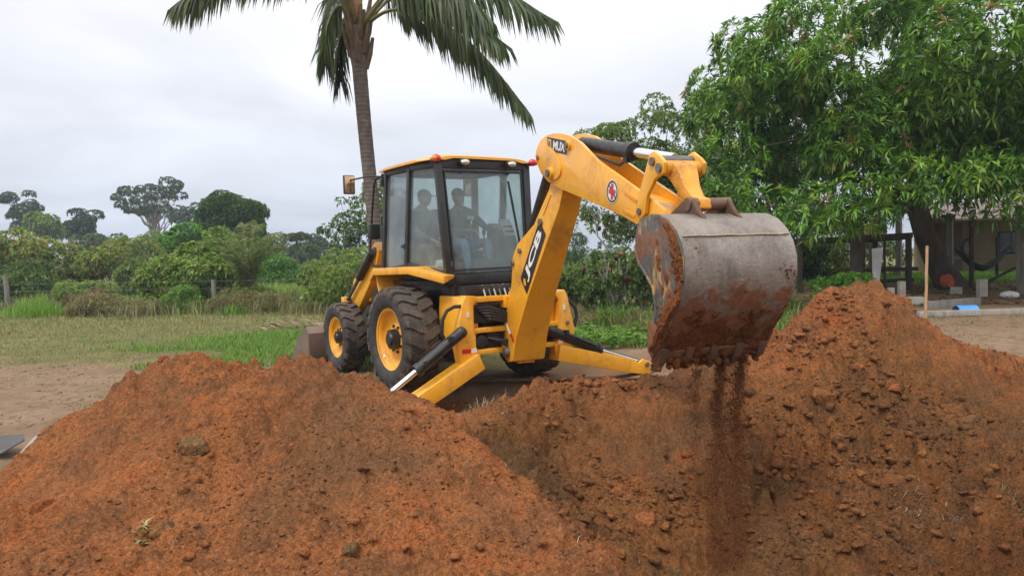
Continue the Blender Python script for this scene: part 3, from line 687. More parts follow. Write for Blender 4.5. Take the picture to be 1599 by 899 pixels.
# fenders -------------------------------------------------------------
for s in (-1, 1):
    q = lambda x, y, z: Vector((s * x, y, z))
    out = [q(.96, 1.06, 1.46), q(.99, .86, 1.55), q(.99, -.22, 1.57), q(.86, -.93, 1.455)]
    inn = [q(.60, 1.06, 1.46), q(.60, .86, 1.55), q(.60, -.22, 1.57), q(.60, -.72, 1.455)]
    b = MB(); dz = Vector((0, 0, -.095)); n = len(out)
    V = out + inn + [p + dz for p in out] + [p + dz * .35 for p in inn]
    F = []
    for i in range(n - 1):
        F += [(i, i + 1, n + i + 1, n + i), (2 * n + i, 3 * n + i, 3 * n + i + 1, 2 * n + i + 1), (i, 2 * n + i, 2 * n + i + 1, i + 1), (n + i, n + i + 1, 3 * n + i + 1, 3 * n + i)]
    F += [(0, n, 3 * n, 2 * n), (n - 1, 3 * n - 1, 4 * n - 1, 2 * n - 1)]
    b.add(V, F); fe = b.build('fender', M_YEL, TRACTOR, .012)
    b = MB(); b.hexa([q(.56, .74, 1.00), q(.90, .80, 1.00), q(.90, .84, 1.00), q(.56, .78, 1.00)], [q(.56, .86, 1.50), q(.93, .90, 1.50), q(.93, .94, 1.50), q(.56, .90, 1.50)])
    b.build('fender_panel', M_YEL, fe, .006)
    b = MB(); b.box((s * .58, 0, 1.25), (.05, 1.4, .46)); b.build('inner_arch', M_BLK, TRACTOR, .01)

# cab -------------------------------------------------------------------
Vv = Vector
CB = dict(RL0=Vv((-.65, -.66, 1.44)), RL1=Vv((-.69, -.55, 2.82)), RR0=Vv((.56, -.66, 1.46)), RR1=Vv((.60, -.55, 2.83)),
          LB0=Vv((-.78, .20, 1.57)), LB1=Vv((-.76, .06, 2.84)), LA0=Vv((-.78, .92, 1.50)), LA1=Vv((-.74, .82, 2.85)),
          RB0=Vv((.68, .20, 1.57)), RB1=Vv((.66, .06, 2.84)), RA0=Vv((.68, .92, 1.50)), RA1=Vv((.64, .82, 2.85)))
cabf = MB()
for a, c, w in (('RL0', 'RL1', .085), ('RR0', 'RR1', .10), ('LB0', 'LB1', .075), ('RB0', 'RB1', .075), ('LA0', 'LA1', .085), ('RA0', 'RA1', .085)):
    cabf.beam(CB[a], CB[c], w, .08, up=(0, 1, 0))
for a, c, h in (('RL1', 'RR1', .11), ('RL1', 'LB1', .10), ('LB1', 'LA1', .10), ('RR1', 'RB1', .10), ('RB1', 'RA1', .10), ('LA1', 'RA1', .12), ('RL0', 'LB0', .11), ('LB0', 'LA0', .07), ('RR0', 'RB0', .11), ('RB0', 'RA0', .07), ('LA0', 'RA0', .12)):
    cabf.beam(CB[a], CB[c], .07, h)
cab = cabf.build('cab', M_BLK, TRACTOR, .012)
b = MB(); b.hexa([(-.68, -.70, 1.335), (.59, -.70, 1.335), (.59, -.60, 1.335), (-.68, -.60, 1.335)], [(-.68, -.70, 1.455), (.59, -.70, 1.47), (.59, -.60, 1.47), (-.68, -.60, 1.455)])
b.build('rear_sill', M_BLK, cab, .012)
b = MB(); b.box((-.05, .12, 1.35), (1.3, 1.5, .05)); b.build('cab_floor', M_INT, cab)
b = MB(); b.hexa([(-.70, .86, 1.0), (.60, .86, 1.0), (.60, .95, 1.0), (-.70, .95, 1.0)], [(-.72, .90, 1.50), (.62, .90, 1.50), (.62, .98, 1.50), (-.72, .98, 1.50)]); b.build('firewall', M_BLK, cab)
def pane(name, quad, mat, inset=.035):
    c = sum(quad, Vector()) / 4
    q = [p + (c - p).normalized() * inset for p in quad]
    n = (q[1] - q[0]).cross(q[3] - q[0]).normalized() * .004
    b = MB(); b.hexa([p - n for p in q], [p + n for p in q]); return b.build(name, mat, cab)
pane('rear_window', [CB['RL0'], CB['RR0'], CB['RR1'], CB['RL1']], M_GLASS)
pane('quarter_window', [CB['LB0'], CB['RL0'], CB['RL1'], CB['LB1']], M_GLASS)
pane('door_window', [CB['LA0'], CB['LB0'], CB['LB1'], CB['LA1']], M_GLASSD)
pane('quarter_window', [CB['RR0'], CB['RB0'], CB['RB1'], CB['RR1']], M_GLASS)
pane('door_window', [CB['RB0'], CB['RA0'], CB['RA1'], CB['RB1']], M_GLASS)
pane('windscreen', [CB['RA0'], CB['LA0'], CB['LA1'], CB['RA1']], M_GLASS)
b = MB(); b.box((-.795, .26, 1.83), (.03, .13, .04)); b.box((-.80, .22, 1.83), (.04, .04, .07)); b.build('door_handle', M_BLK, cab, .006)
for z in (1.85, 2.72): b = MB(); b.box((-.785, .90, z), (.05, .07, .11)); b.build('door_hinge', M_BLK, cab, .006)
# rear window frame, wiper
b = MB()
c = [CB['RL0'] + Vv((.07, -.02, .07)), CB['RR0'] + Vv((-.08, -.02, .06)), CB['RR1'] + Vv((-.08, -.02, -.09)), CB['RL1'] + Vv((.07, -.02, -.09))]
for i in range(4): b.beam(c[i], c[(i + 1) % 4], .022, .022)
b.build('window_seal', M_RUB, cab)
b = MB(); b.tube([(.44, -.705, 1.56), (.36, -.68, 2.05), (.29, -.655, 2.50)], .009, 6); b.beam((.40, -.70, 1.75), (.27, -.645, 2.62), .012, .03); b.box((.44, -.70, 1.56), (.06, .05, .05)); b.build('wiper', M_RUB, cab)
# roof
ro = MB(); nX, nY = 15, 13; V, F = [], []
def roof_pt(u, v, top):
    hw = .80 - .02 * abs(v)
    x = -.06 + u * hw; y = .17 + v * .80
    if abs(u) > .8 and abs(v) > .7: y *= 1.0; x *= 1 - .05 * (abs(u) - .8) / .2
    e = max(abs(u), abs(v))
    z = 2.965 - .05 * sstep(.72, 1.0, np.array(e)) - .012 * u * u
    z -= .035 * sstep(.62, .92, np.array(abs(u))) * (1 if v < -.5 else .4)
    if not top: z = 2.885 - .025 * (1 if abs(u) > .7 else 0) + (.0 if e > .9 else .01)
    return (x, y, float(z))
for top in (1, 0):
    for j in range(nY):
        for i in range(nX): V.append(roof_pt(-1 + 2 * i / (nX - 1), -1 + 2 * j / (nY - 1), top))
k = nX * nY
for j in range(nY - 1):
    for i in range(nX - 1):
        a = j * nX + i; F += [(a, a + 1, a + nX + 1, a + nX), (k + a, k + a + nX, k + a + nX + 1, k + a + 1)]
edge = [i for i in range(nX)] + [j * nX + nX - 1 for j in range(1, nY)] + [(nY - 1) * nX + i for i in range(nX - 2, -1, -1)] + [j * nX for j in range(nY - 2, 0, -1)]
for i in range(len(edge)):
    a, c = edge[i], edge[(i + 1) % len(edge)]; F.append((a, k + a, k + c, c))
ro.add(V, F); roof = ro.build('roof', M_ROOF, TRACTOR, 0, 50)
b = MB(); b.box((-.06, .14, 2.865), (1.34, 1.44, .06)); b.build('roof_header', M_BLK, roof, .01)
for (x, mt) in ((-.76, M_LRED), (.66, M_LRED)):
    b = MB(); b.ball((x, -.655, 2.872), (.062, .045, .048), 16, 10); l = b.build('tail_lamp', mt, roof)
    b = MB(); b.ball((x + (.03 if x < 0 else -.03) * -1, -.665, 2.868), (.036, .042, .036), 14, 8); b.build('amber_lens', M_LAMB if x < 0 else M_LRED, l)
    b = MB(); b.box((x, -.60, 2.86), (.07, .10, .05)); b.build('lamp_bracket', M_BLK, l, .006)
for x in (-.37, .32):
    b = MB(); b.ball((x, -.655, 2.835), (.078, .05, .048), 18, 10); l = b.build('work_lamp', M_BLK, roof)
    b = MB(); b.ball((x, -.675, 2.832), (.066, .040, .038), 18, 10); b.build('lamp_glass', M_LCLR, l)
    b = MB(); b.cyl((x - .02, -.50, 2.76), (x - .02, -.46, 2.70), .085, 20, .06); b.build('loudspeaker', M_RUB, cab)
# mirrors and handrails
for s, mx in ((-1, -.06), (1, -.04)):
    X0 = mx + s * .72
    b = MB(); b.tube([(X0, .88, 2.80), (X0 + s * .10, 1.16, 2.83), (X0 + s * .24, 1.47, 2.80)], .012, 8); b.tube([(X0, .90, 2.66), (X0, .90, 2.84)], .02, 8); ma = b.build('mirror_arm', M_BLK, cab)
    b = MB(); b.box((X0 + s * .25, 1.50, 2.74), (.17, .05, .27)); b.build('mirror', M_BLK, ma, .02)
    b = MB(); b.box((X0 + s * .25, 1.472, 2.74), (.145, .006, .245)); b.build('mirror_glass', pmat('mirror_face', (.62, .42, .24), .15, .85, .1, 3), ma, .002)
    b = MB(); b.tube([(X0, .90, 2.80), (X0 - s * .0, 1.12, 2.80), (X0, 1.20, 2.70), (X0, 1.36, 2.1), (X0, 1.45, 1.66), (X0, 1.36, 1.58), (X0, .98, 1.58)], .016, 8); b.build('grab_rail', M_BLK, cab)
    b = MB(); b.box((X0 + s * .02, 1.22, 2.06), (.16, .12, .22)); b.build('head_lamp', M_BLK, TRACTOR, .03)
# interior
b = MB(); b.box((-.02, .18, 1.68), (.50, .50, .14)); b.box((-.02, .10, 1.50), (.34, .34, .26))
seat = b.build('seat', M_SEAT, cab, .04)
b = MB(); b.hexa([(-.26, .40, 1.72), (.22, .40, 1.72), (.22, .52, 1.72), (-.26, .52, 1.72)], [(-.22, .50, 2.34), (.18, .50, 2.34), (.18, .58, 2.34), (-.22, .58, 2.34)]); b.build('backrest', M_SEAT, seat, .04)
b = MB(); b.cyl((-.02, .74, 1.40), (-.02, .66, 1.98), .05, 12); b.lathe([(0, .19), (.022, .205), (0, .22), (-.022, .205)], (-.02, .64, 2.0), 'z', 32, True); b.build('steering_wheel', M_INT, cab)
b = MB(); b.hexa([(.32, -.40, 1.38), (.58, -.40, 1.38), (.58, .12, 1.38), (.32, .12, 1.38)], [(.38, -.34, 1.92), (.58, -.34, 1.92), (.58, .08, 2.12), (.38, .08, 2.12)]); con = b.build('side_console', M_INT, cab, .02)
b = MB(); b.hexa([(.40, -.345, 1.94), (.57, -.345, 1.94), (.57, -.33, 1.93), (.40, -.33, 1.93)], [(.40, -.18, 2.16), (.57, -.18, 2.16), (.57, -.165, 2.15), (.40, -.165, 2.15)]); b.build('control_panel', M_PANEL, con)
for i in range(3):
    for (yy, zz) in ((-.268, 2.06), (-.315, 1.995)): b = MB(); b.box((.44 + .045 * i, yy, zz), (.03, .03, .025)); b.build('switch', M_BDEC, con)
b = MB(); b.hexa([(-.20, -.58, 1.38), (.34, -.58, 1.38), (.34, -.34, 1.38), (-.20, -.34, 1.38)], [(-.14, -.52, 1.64), (.28, -.52, 1.64), (.28, -.40, 1.64), (-.14, -.40, 1.64)]); con2 = b.build('lever_console', M_INT, cab, .03)
for x in (.0, .20):
    b = MB(); b.cyl((x, -.46, 1.62), (x, -.45, 1.74), .05, 14, .02); b.tube([(x, -.45, 1.72), (x + .02, -.42, 1.94)], .011, 8); b.ball((x + .02, -.42, 1.98), (.026, .026, .045), 12, 8); b.build('lever', M_RUB, con2)

# rear frame ---------------------------------------------------------
yb = -1.12
for s in (-1, 1):
    P = lambda y: [(s * .86, y, .72), (s * .80, y, .36), (s * .62, y, .33), (s * .56, y, .36), (s * .545, y, .52), (s * .60, y, .60), (s * .60, y, .74), (s * .62, y, .82), (s * .62, y, 1.10), (s * .57, y, 1.16), (s * .58, y, 1.21), (s * .72, y, 1.22), (s * .76, y, 1.14)]
    b = MB(); b.prism(P(yb - .07), P(yb + .07)); fr = b.build('frame_plate', M_YEL, TRACTOR, .01)
    for (x, z) in ((.76, .43), (.60, .43), (.745, .80)): b = MB(); b.cyl((s * x, yb - .085, z), (s * x, yb - .05, z), .026, 14); b.build('bolt', M_STEEL, fr)
    b = MB(); b.hexa([(s * .50, -1.08, .60), (s * .80, -1.08, .60), (s * .74, -.50, .72), (s * .50, -.50, .72)], [(s * .50, -1.08, 1.20), (s * .73, -1.08, 1.20), (s * .70, -.50, 1.20), (s * .50, -.50, 1.20)]); b.build('side_member', M_YEL, TRACTOR, .012)
    b = MB(); b.box((s * .735, yb - .073, .575), (.12, .006, .05)); b.build('reflector', M_LRED, fr)
    b = MB(); b.box((s * .635, yb - .073, .575), (.075, .006, .05)); b.build('decal', M_WHT, fr)
    b = MB(); b.box((s * .70, yb - .073, 1.0), (.035, .006, .06)); b.build('decal', M_WHT, fr)
    for z in (.62, .69):
        b = MB(); b.box((s * .715, yb - .073, z), (.035, .004, .045)); b.build('decal', pmat('faint_decal', (.68, .32, .05), .5), fr)
for z, h in ((1.165, .065), (.80, .06), (.545, .06)):
    b = MB(); b.box((0, yb, z), (1.26, .10, h)); b.build('cross_rail', M_YEL, TRACTOR, .01)
b = MB(); b.box((-.36, -1.02, .99), (.42, .16, .22)); b.build('valve_block', M_BLK, TRACTOR, .02)
b = MB(); b.box((.1, -1.00, .66), (1.0, .20, .20)); b.cyl((-.50, -1.02, .66), (-.50, -1.16, .66), .085, 18); b.build('lower_valve', M_BLK, TRACTOR, .02)
for k in range(5):
    x = -.56 + .012 * k
    b = MB(); r_ = .02
    b.tube([(-.55 + .03 * k, -1.14, 1.06 - .028 * k), (-.42, -1.18 - .01 * k, 1.07 - .035 * k), (-.25, -1.20, 1.02 - .03 * k), (-.10, -1.20, .95 - .02 * k), (-.02, -1.12, .93 - .03 * k)], .017, 8); b.build('hydraulic_hose', M_RUB, TRACTOR)
for k in range(3):
    b = MB(); b.tube([(-.40 + .05 * k, -1.14, .70), (-.30 + .04 * k, -1.22, .67 - .03 * k), (-.12, -1.24, .66 - .04 * k), (.02, -1.2, .7)], .018, 8); b.build('hydraulic_hose', M_RUB, TRACTOR)
for k in range(6):
    b = MB(); b.tube([(-.30 + .075 * k, -.86, 1.32), (-.30 + .075 * k, -.92, 1.22), (-.29 + .075 * k, -.95, 1.12)], .012, 6); b.build('control_cable', M_STEEL if k % 2 else M_PANEL, TRACTOR)
b = MB(); b.box((-.02, -.80, 1.24), (1.1, .2, .16)); b.build('cable_bracket', M_BLK, TRACTOR, .01)
b = MB(); b.tube([(-.62, -1.13, 1.10), (-.86, -1.15, 1.10), (-.96, -1.16, 1.06), (-1.02, -1.16, .96), (-1.03, -1.15, .80), (-.98, -1.14, .70)], .022, 8); b.build('hydraulic_hose', M_RUB, TRACTOR)
b = MB(); b.tube([(.62, -1.13, 1.10), (.80, -1.15, 1.08), (.90, -1.16, .98), (.92, -1.16, .86), (.88, -1.15, .74)], .024, 8); b.build('hydraulic_hose', M_RUB, TRACTOR)
# stabilisers
def stab(s, tip, top, mid, end):
    h0 = Vv((s * .60, -1.15, .43)); tip = Vv(tip)
    d = (tip - h0).normalized(); up = Vv((0, -1, 0)).cross(d).normalized()
    if up.z < 0: up = -up
    y = Vv((0, .105, 0)); L = (tip - h0).length
    q = lambda p, a, c, yy=y: [p - yy - up * a, p + yy - up * a, p + yy + up * c, p - yy + up * c]
    b = MB(); b.hexa(q(h0 - d * .04, .10, .10), q(h0 + d * L * .78, .105, .085)); b.hexa(q(h0 + d * L * .78, .103, .083, y * .97), q(tip, .09, .01, y * .97))
    leg = b.build('stabiliser_leg', M_YEL, TRACTOR, .012)
    for yy in (-.085, .085):
        b = MB(); p = [h0 + d * (L * .82) - up * .04, h0 + d * (L * 1.02) - up * .09, h0 + d * (L * 1.07) + up * .02, h0 + d * (L * 1.0) + up * .10, h0 + d * (L * .92) + up * .11]
        b.prism([v + Vv((0, yy - .018, 0)) for v in p], [v + Vv((0, yy + .018, 0)) for v in p]); b.build('leg_lug', M_YEL, leg, .006)
    pin = h0 + d * (L * .97) + up * .045
    b = MB(); b.cyl(pin - Vv((0, .13, 0)), pin + Vv((0, .13, 0)), .032, 16); b.build('pivot_pin', M_STEEL, leg)
    ft = tip + d * .10 - up * .03
    b = MB(); b.box(ft - Vv((0, 0, .05)), (.34, .36, .05)); b.prism([ft + Vv((-.10, -.05, -.03)), ft + Vv((.10, -.05, -.03)), ft + Vv((0.02, -.05, .09)), ft + Vv((-.04, -.05, .09))], [ft + Vv((-.10, .05, -.03)), ft + Vv((.10, .05, -.03)), ft + Vv((0.02, .05, .09)), ft + Vv((-.04, .05, .09))])
    b.build('foot_pad', M_STEEL, leg, .008)
    a, m_ = Vv(top), Vv(mid)
    b = MB(); b.cyl(a, m_, .066, 20); dd = (m_ - a).normalized(); b.cyl(m_ - dd * .05, m_ + dd * .01, .075, 20); b.ball(a, .07, 14, 8)
    b.cyl(a + dd * .18 + Vv((0, -.07, .03)), m_ - dd * .06 + Vv((0, -.07, .03)), .012, 8); b.box(a + dd * .2 + Vv((0, -.05, .05)), (.06, .06, .06)); b.box(m_ - dd * .1 + Vv((0, -.05, .02)), (.05, .06, .05))
    ram = b.build('stabiliser_ram', M_BLK, TRACTOR)
    b = MB(); b.cyl(m_, Vv(end), .033, 16); b.build('ram_rod', M_CHROME, ram)
stab(-1, (-1.80, -1.15, -.14), (-.80, -1.19, .80), (-1.38, -1.19, .42), (-1.74, -1.17, .185))
stab(1, (2.06, -1.15, .085), (.50, -1.19, .71), (1.25, -1.19, .405), (2.02, -1.16, .16))

# backhoe: everything in the swing plane -----------------------------------
SD = Vv((-.2123, -.9772, 0)); SN = Vv((-.9772, .2123, 0)); SO = Vv((0, -1.30, 0))
def S(s, t, z): return SO + SD * s + SN * t + Vv((0, 0, z))
def plate(b, poly, t0, t1): b.prism([S(s, t0, z) for s, z in poly], [S(s, t1, z) for s, z in poly]); return b
# kingpost
b = MB(); plate(b, [(-.22, .42), (.06, .38), (.10, .56), (.02, .66), (-.02, 1.0), (-.04, 1.22), (-.20, 1.24)], -.11, .11)
b.build('kingpost', M_YEL, TRACTOR, .015)
for z in (.55, 1.12):
    b = MB(); b.cyl(S(-.16, 0, z - .09), S(-.16, 0, z + .09), .10, 20); b.box((-.02, -1.13, z), (.34, .16, .14)); b.build('kingpost_bearing', M_YEL, TRACTOR, .01)
b = MB(); b.cyl(S(.0, -.26, .52), S(.0, .26, .52), .055, 18); b.build('boom_pin', M_STEEL, TRACTOR)
for t in (-.2, .2): b = MB(); b.cyl(S(-.12, t, .95), S(-.52, t * 1.3, .93), .05, 14); b.build('swing_ram', M_BLK, TRACTOR)
# boom: box beam, wider at its foot
BT = lambda z: float(np.interp(z, [.4, .75, 1.3, 2.3], [.205, .20, .165, .112]))
bp = [(-.20, .46), (-.03, .395), (.14, .43), (.245, .70), (.60, 1.22), (1.00, 1.70), (1.38, 2.14), (1.52, 2.42), (1.44, 2.58), (1.26, 2.58), (1.12, 2.36), (.72, 2.01), (.22, 1.80), (.08, 1.66), (.055, 1.32), (-.13, .93), (-.225, .56)]
b = MB(); b.prism([S(s, -BT(z), z) for s, z in bp], [S(s, BT(z), z) for s, z in bp]); boom = b.build('boom', M_YEL, TRACTOR, .014)
for (s, z, r) in ((.93, 2.02, .04), (.0, .52, .06), (.12, 1.58, .035), (.34, 1.72, .03)):
    t = BT(z); b = MB(); b.cyl(S(s, -t - .03, z), S(s, t + .03, z), r, 16); b.build('boom_pin', M_STEEL, boom)
b = MB(); b.beam(S(.98, BT(2.16) + .006, 2.10), S(1.18, BT(2.3) + .006, 2.30), .012, .02); b.build('weld_bead', M_YEL, boom)
# dipper ram along the back of the boom
b = MB(); b.cyl(S(.18, .0, 1.72), S(.96, .0, 2.60), .068, 22); b.cyl(S(.93, 0, 2.56), S(.97, 0, 2.61), .076, 22); dr = b.build('dipper_ram', M_BLK, TRACTOR)
b = MB(); b.cyl(S(.96, 0, 2.60), S(1.03, 0, 2.70), .04, 16); b.build('ram_rod', M_CHROME, dr)
# dipper: two cheeks and a box between them
dp = [(.885, 2.735), (.93, 2.82), (1.04, 2.885), (1.19, 2.905), (1.37, 2.90), (1.56, 2.87), (1.74, 2.82), (1.97, 2.72), (2.14, 2.615), (2.31, 2.51), (2.62, 2.365), (2.93, 2.22), (3.20, 2.10), (3.40, 1.99), (3.47, 1.87), (3.40, 1.79), (3.28, 1.80), (2.97, 1.905), (2.74, 1.985), (2.20, 2.135), (1.63, 2.29), (1.36, 2.365), (1.19, 2.43), (1.02, 2.53), (.92, 2.64)]
b = MB(); plate(b, dp, .120, .155); plate(b, dp, -.155, -.120)
core = [(1.50, 2.50), (1.80, 2.42), (2.35, 2.30), (2.95, 2.13), (3.30, 2.02), (3.40, 1.92), (3.38, 1.83), (3.28, 1.83), (2.97, 1.925), (2.20, 2.155), (1.63, 2.31), (1.50, 2.36)]
plate(b, core, -.125, .125); dip = b.build('dipper', M_YEL, TRACTOR, .007)
ov = []
for k in range(28):
    a = 2 * math.pi * k / 28; u, v = .335 * math.cos(a), .155 * math.sin(a)
    if u < 0: u *= 1.0
    ov.append((1.235 + u * math.cos(-.42) - v * math.sin(-.42), 2.625 + u * math.sin(-.42) + v * math.cos(-.42)))
b = MB(); plate(b, ov, .150, .172); plate(b, ov, -.172, -.150); b.build('doubler_plate', M_YEL, dip, .006)
for (s, z, r, w) in ((1.325, 2.50, .062, .225), (1.73, 2.725, .048, .20), (.99, 2.70, .040, .185), (3.10, 2.00, .045, .21)):
    b = MB(); b.cyl(S(s, -w + .02, z), S(s, w - .02, z), r, 20); bs = b.build('pin_boss', M_YEL, dip, .006)
    b = MB(); b.cyl(S(s, -w, z), S(s, w, z), r * .62, 16); b.build('pin_head', M_STEEL, bs)
for (s0, z0, s1, z1) in ((2.80, 2.185, 3.0, 2.09), (2.78, 2.025, 2.96, 1.97)):
    b = MB(); b.beam(S(s0, .158, z0), S(s1, .158, z1), .012, .022); b.build('weld_bead', M_YELD, dip)
b = MB(); b.tube([S(1.85, .10, 2.66), S(2.10, .11, 2.60), S(2.40, .10, 2.50), S(2.55, .06, 2.44), S(2.60, .02, 2.48)], .014, 8); b.build('hydraulic_hose', M_RUB, dip)
# bucket ram
b = MB(); b.cyl(S(1.73, 0, 2.745), S(2.66, 0, 2.545), .068, 24); b.cyl(S(2.60, 0, 2.558), S(2.70, 0, 2.537), .080, 24); b.box(S(2.64, .04, 2.48), (.05, .05, .06)); br = b.build('bucket_ram', M_BLK, TRACTOR)
b = MB(); b.cyl(S(2.69, 0, 2.539), S(3.33, 0, 2.40), .042, 18); b.build('ram_rod', M_CHROME, br)
# tipping levers and link
lev = [(3.03, 1.97), (3.10, 1.93), (3.18, 1.98), (3.22, 2.12), (3.34, 2.24), (3.46, 2.27), (3.48, 2.35), (3.42, 2.40), (3.33, 2.455), (3.27, 2.44), (3.19, 2.30), (3.08, 2.12)]
for t0, t1 in ((.162, .195), (-.195, -.162)):
    b = MB(); plate(b, lev, t0, t1); l = b.build('tipping_lever', M_YEL, TRACTOR, .006)
    sg = 1 if t0 > 0 else -1
    for (s, z, r) in ((3.32, 2.375, .034), (3.415, 2.315, .036)): b = MB(); b.cyl(S(s, sg * .15, z), S(s, sg * .215, z), r, 14); b.build('pin_head', M_STEEL, l)
b = MB(); b.cyl(S(3.32, -.16, 2.375), S(3.32, .16, 2.375), .05, 18); b.build('lever_pin', M_STEEL, TRACTOR)
b = MB(); b.cyl(S(3.415, -.16, 2.315), S(3.415, .16, 2.315), .058, 20)
lk = [(3.37, 2.27), (3.44, 2.365), (3.51, 2.32), (3.60, 2.17), (3.71, 2.075), (3.80, 2.05), (3.81, 1.98), (3.75, 1.955), (3.66, 1.985), (3.53, 2.10), (3.44, 2.20)]
tw = lambda s: float(np.interp(s, [3.40, 3.55, 3.72], [.125, .085, .055])); tc_ = lambda s: float(np.interp(s, [3.45, 3.72], [0, .055]))
b.prism([S(s, tc_(s) - tw(s), z) for s, z in lk], [S(s, tc_(s) + tw(s), z) for s, z in lk])
b.build('bucket_link', M_YELD, TRACTOR, .02)

# bucket -------------------------------------------------------------------
bk = [(3.505, 1.80), (3.545, 1.885), (3.62, 1.928), (3.73, 1.945), (3.83, 1.937), (3.95, 1.895), (4.05, 1.815), (4.11, 1.725), (4.145, 1.62), (4.145, 1.50), (4.12, 1.39), (4.065, 1.285), (3.985, 1.185), (3.905, 1.095), (3.825, 1.005), (3.745, .915)]
def thick(poly, w):
    o = []
    for i, (s, z) in enumerate(poly):
        a, c = poly[max(i - 1, 0)], poly[min(i + 1, len(poly) - 1)]
        dx, dz = c[0] - a[0], c[1] - a[1]; L = math.hypot(dx, dz); o.append((s + dz / L * w, z - dx / L * w))
    return o
b = MB(); inn = thick(bk, .022); nT = 13; V, F = [], []
ts = np.linspace(-.47, .47, nT); m_ = len(bk)
for li, poly in enumerate((bk, inn)):
    for t in ts:
        for (s, z) in poly: V.append(S(s + (.0035 * math.sin(t * 9 + z * 5) if li == 0 else 0), t, z))
off = nT * m_
for i in range(nT - 1):
    for j in range(m_ - 1):
        a = i * m_ + j; F += [(a, a + 1, a + m_ + 1, a + m_), (off + a, off + a + m_, off + a + m_ + 1, off + a + 1)]
for i in range(nT - 1):
    for j in (0, m_ - 1): a = i * m_ + j; F.append((a, a + m_, off + a + m_, off + a))
for j in range(m_ - 1):
    for i in (0, nT - 1): a = i * m_ + j; F.append((a, off + a, off + a + 1, a + 1))
b.add(V, F); bucket = b.build('digging_bucket', M_BKT, TRACTOR, 0, 40)
cheek = [(3.505, 1.79), (3.548, 1.885), (3.62, 1.925), (3.73, 1.940), (3.83, 1.932), (3.95, 1.89), (4.045, 1.81), (4.105, 1.72), (4.138, 1.62), (4.138, 1.50), (4.112, 1.392), (4.06, 1.29), (3.98, 1.19), (3.90, 1.10), (3.82, 1.01), (3.735, .915), (3.69, .97), (3.755, 1.13), (3.785, 1.26), (3.755, 1.42), (3.66, 1.51), (3.57, 1.585), (3.515, 1.68)]
for s in (-1, 1):
    b = MB(); plate(b, cheek, s * .455, s * .48); ck = b.build('bucket_cheek', M_CHEEK if s > 0 else M_BKT, bucket, .005)
    b = MB(); e_ = [(3.515, 1.68), (3.57, 1.585), (3.66, 1.51), (3.755, 1.42), (3.785, 1.26), (3.755, 1.13), (3.69, .97)]
    b.tube([S(p[0], s * .482, p[1]) for p in e_], .012, 8); b.build('weld_bead', M_CHEEK, ck)
    b = MB(); plate(b, [(3.70, 1.18), (3.86, 1.12), (3.84, 1.03), (3.74, .90), (3.685, .955)], s * .480, s * .502); b.build('wear_plate', M_BKT, ck, .004)
for (j0, nm) in ((6, 'weld_bead'),):
    b = MB(); b.tube([S(4.084, t, 1.776 + .0015 * math.sin(t * 23)) for t in np.linspace(-.46, .44, 60)], [.004 + .004 * abs(math.sin(k * 1.7)) for k in range(60)], 6); b.build('weld_bead', pmat('rubbed_weld', (.40, .29, .19), .6, .2, .3, 25), bucket)
b = MB(); b.hexa([S(3.80, -.475, .95), S(3.80, .475, .95), S(3.77, .475, .98), S(3.77, -.475, .98)], [S(3.735, -.475, .875), S(3.735, .475, .875), S(3.705, .475, .905), S(3.705, -.475, .905)]); b.build('cutting_lip', M_BKT, bucket, .004)
M_TOOTH = pmat('muddy_steel', (.085, .058, .045), .7, .2, .3, 9, .4, 50, dirt=(.17, .072, .034), dirt_amt=.9, dscale=6)
for t in (-.43, -.22, 0, .215, .435):
    b = MB()
    a0, a1, a2 = S(3.805, t, .98), S(3.745, t, .885), S(3.70, t, .815 + .015 * math.sin(t * 40))
    w = SN * .034; th = SD * .026 + Vv((0, 0, -.016))
    q = lambda p, k, kk: [p - w * k - th * kk, p + w * k - th * kk, p + w * k + th * kk, p - w * k + th * kk]
    b.hexa(q(a0, 1, .7), q(a1, .95, 1.2)); b.hexa(q(a1, .9, 1.1), q(a2, .55, .25)); b.build('tooth', M_TOOTH, bucket, .004)
for t in (-.155, .155):
    b = MB(); plate(b, [(3.30, 1.86), (3.36, 1.78), (3.52, 1.76), (3.62, 1.93), (3.95, 1.89), (3.87, 1.955), (3.81, 2.035), (3.755, 2.065), (3.70, 2.045), (3.52, 1.96)], t - .02 if t > 0 else t - .018, t + .018 if t < 0 else t + .02); b.build('bucket_ear', M_TOOTH, bucket, .006)
b = MB(); b.cyl(S(3.755, -.185, 2.012), S(3.755, .185, 2.012), .048, 20); b.build('bucket_pin', pmat('rusty_pin', (.17, .10, .065), .6, .4, .3, 12, .3, 50), bucket)
b = MB(); b.cyl(S(3.40, -.20, 1.865), S(3.40, .20, 1.865), .05, 20); b.build('bucket_pin', M_STEEL, bucket)
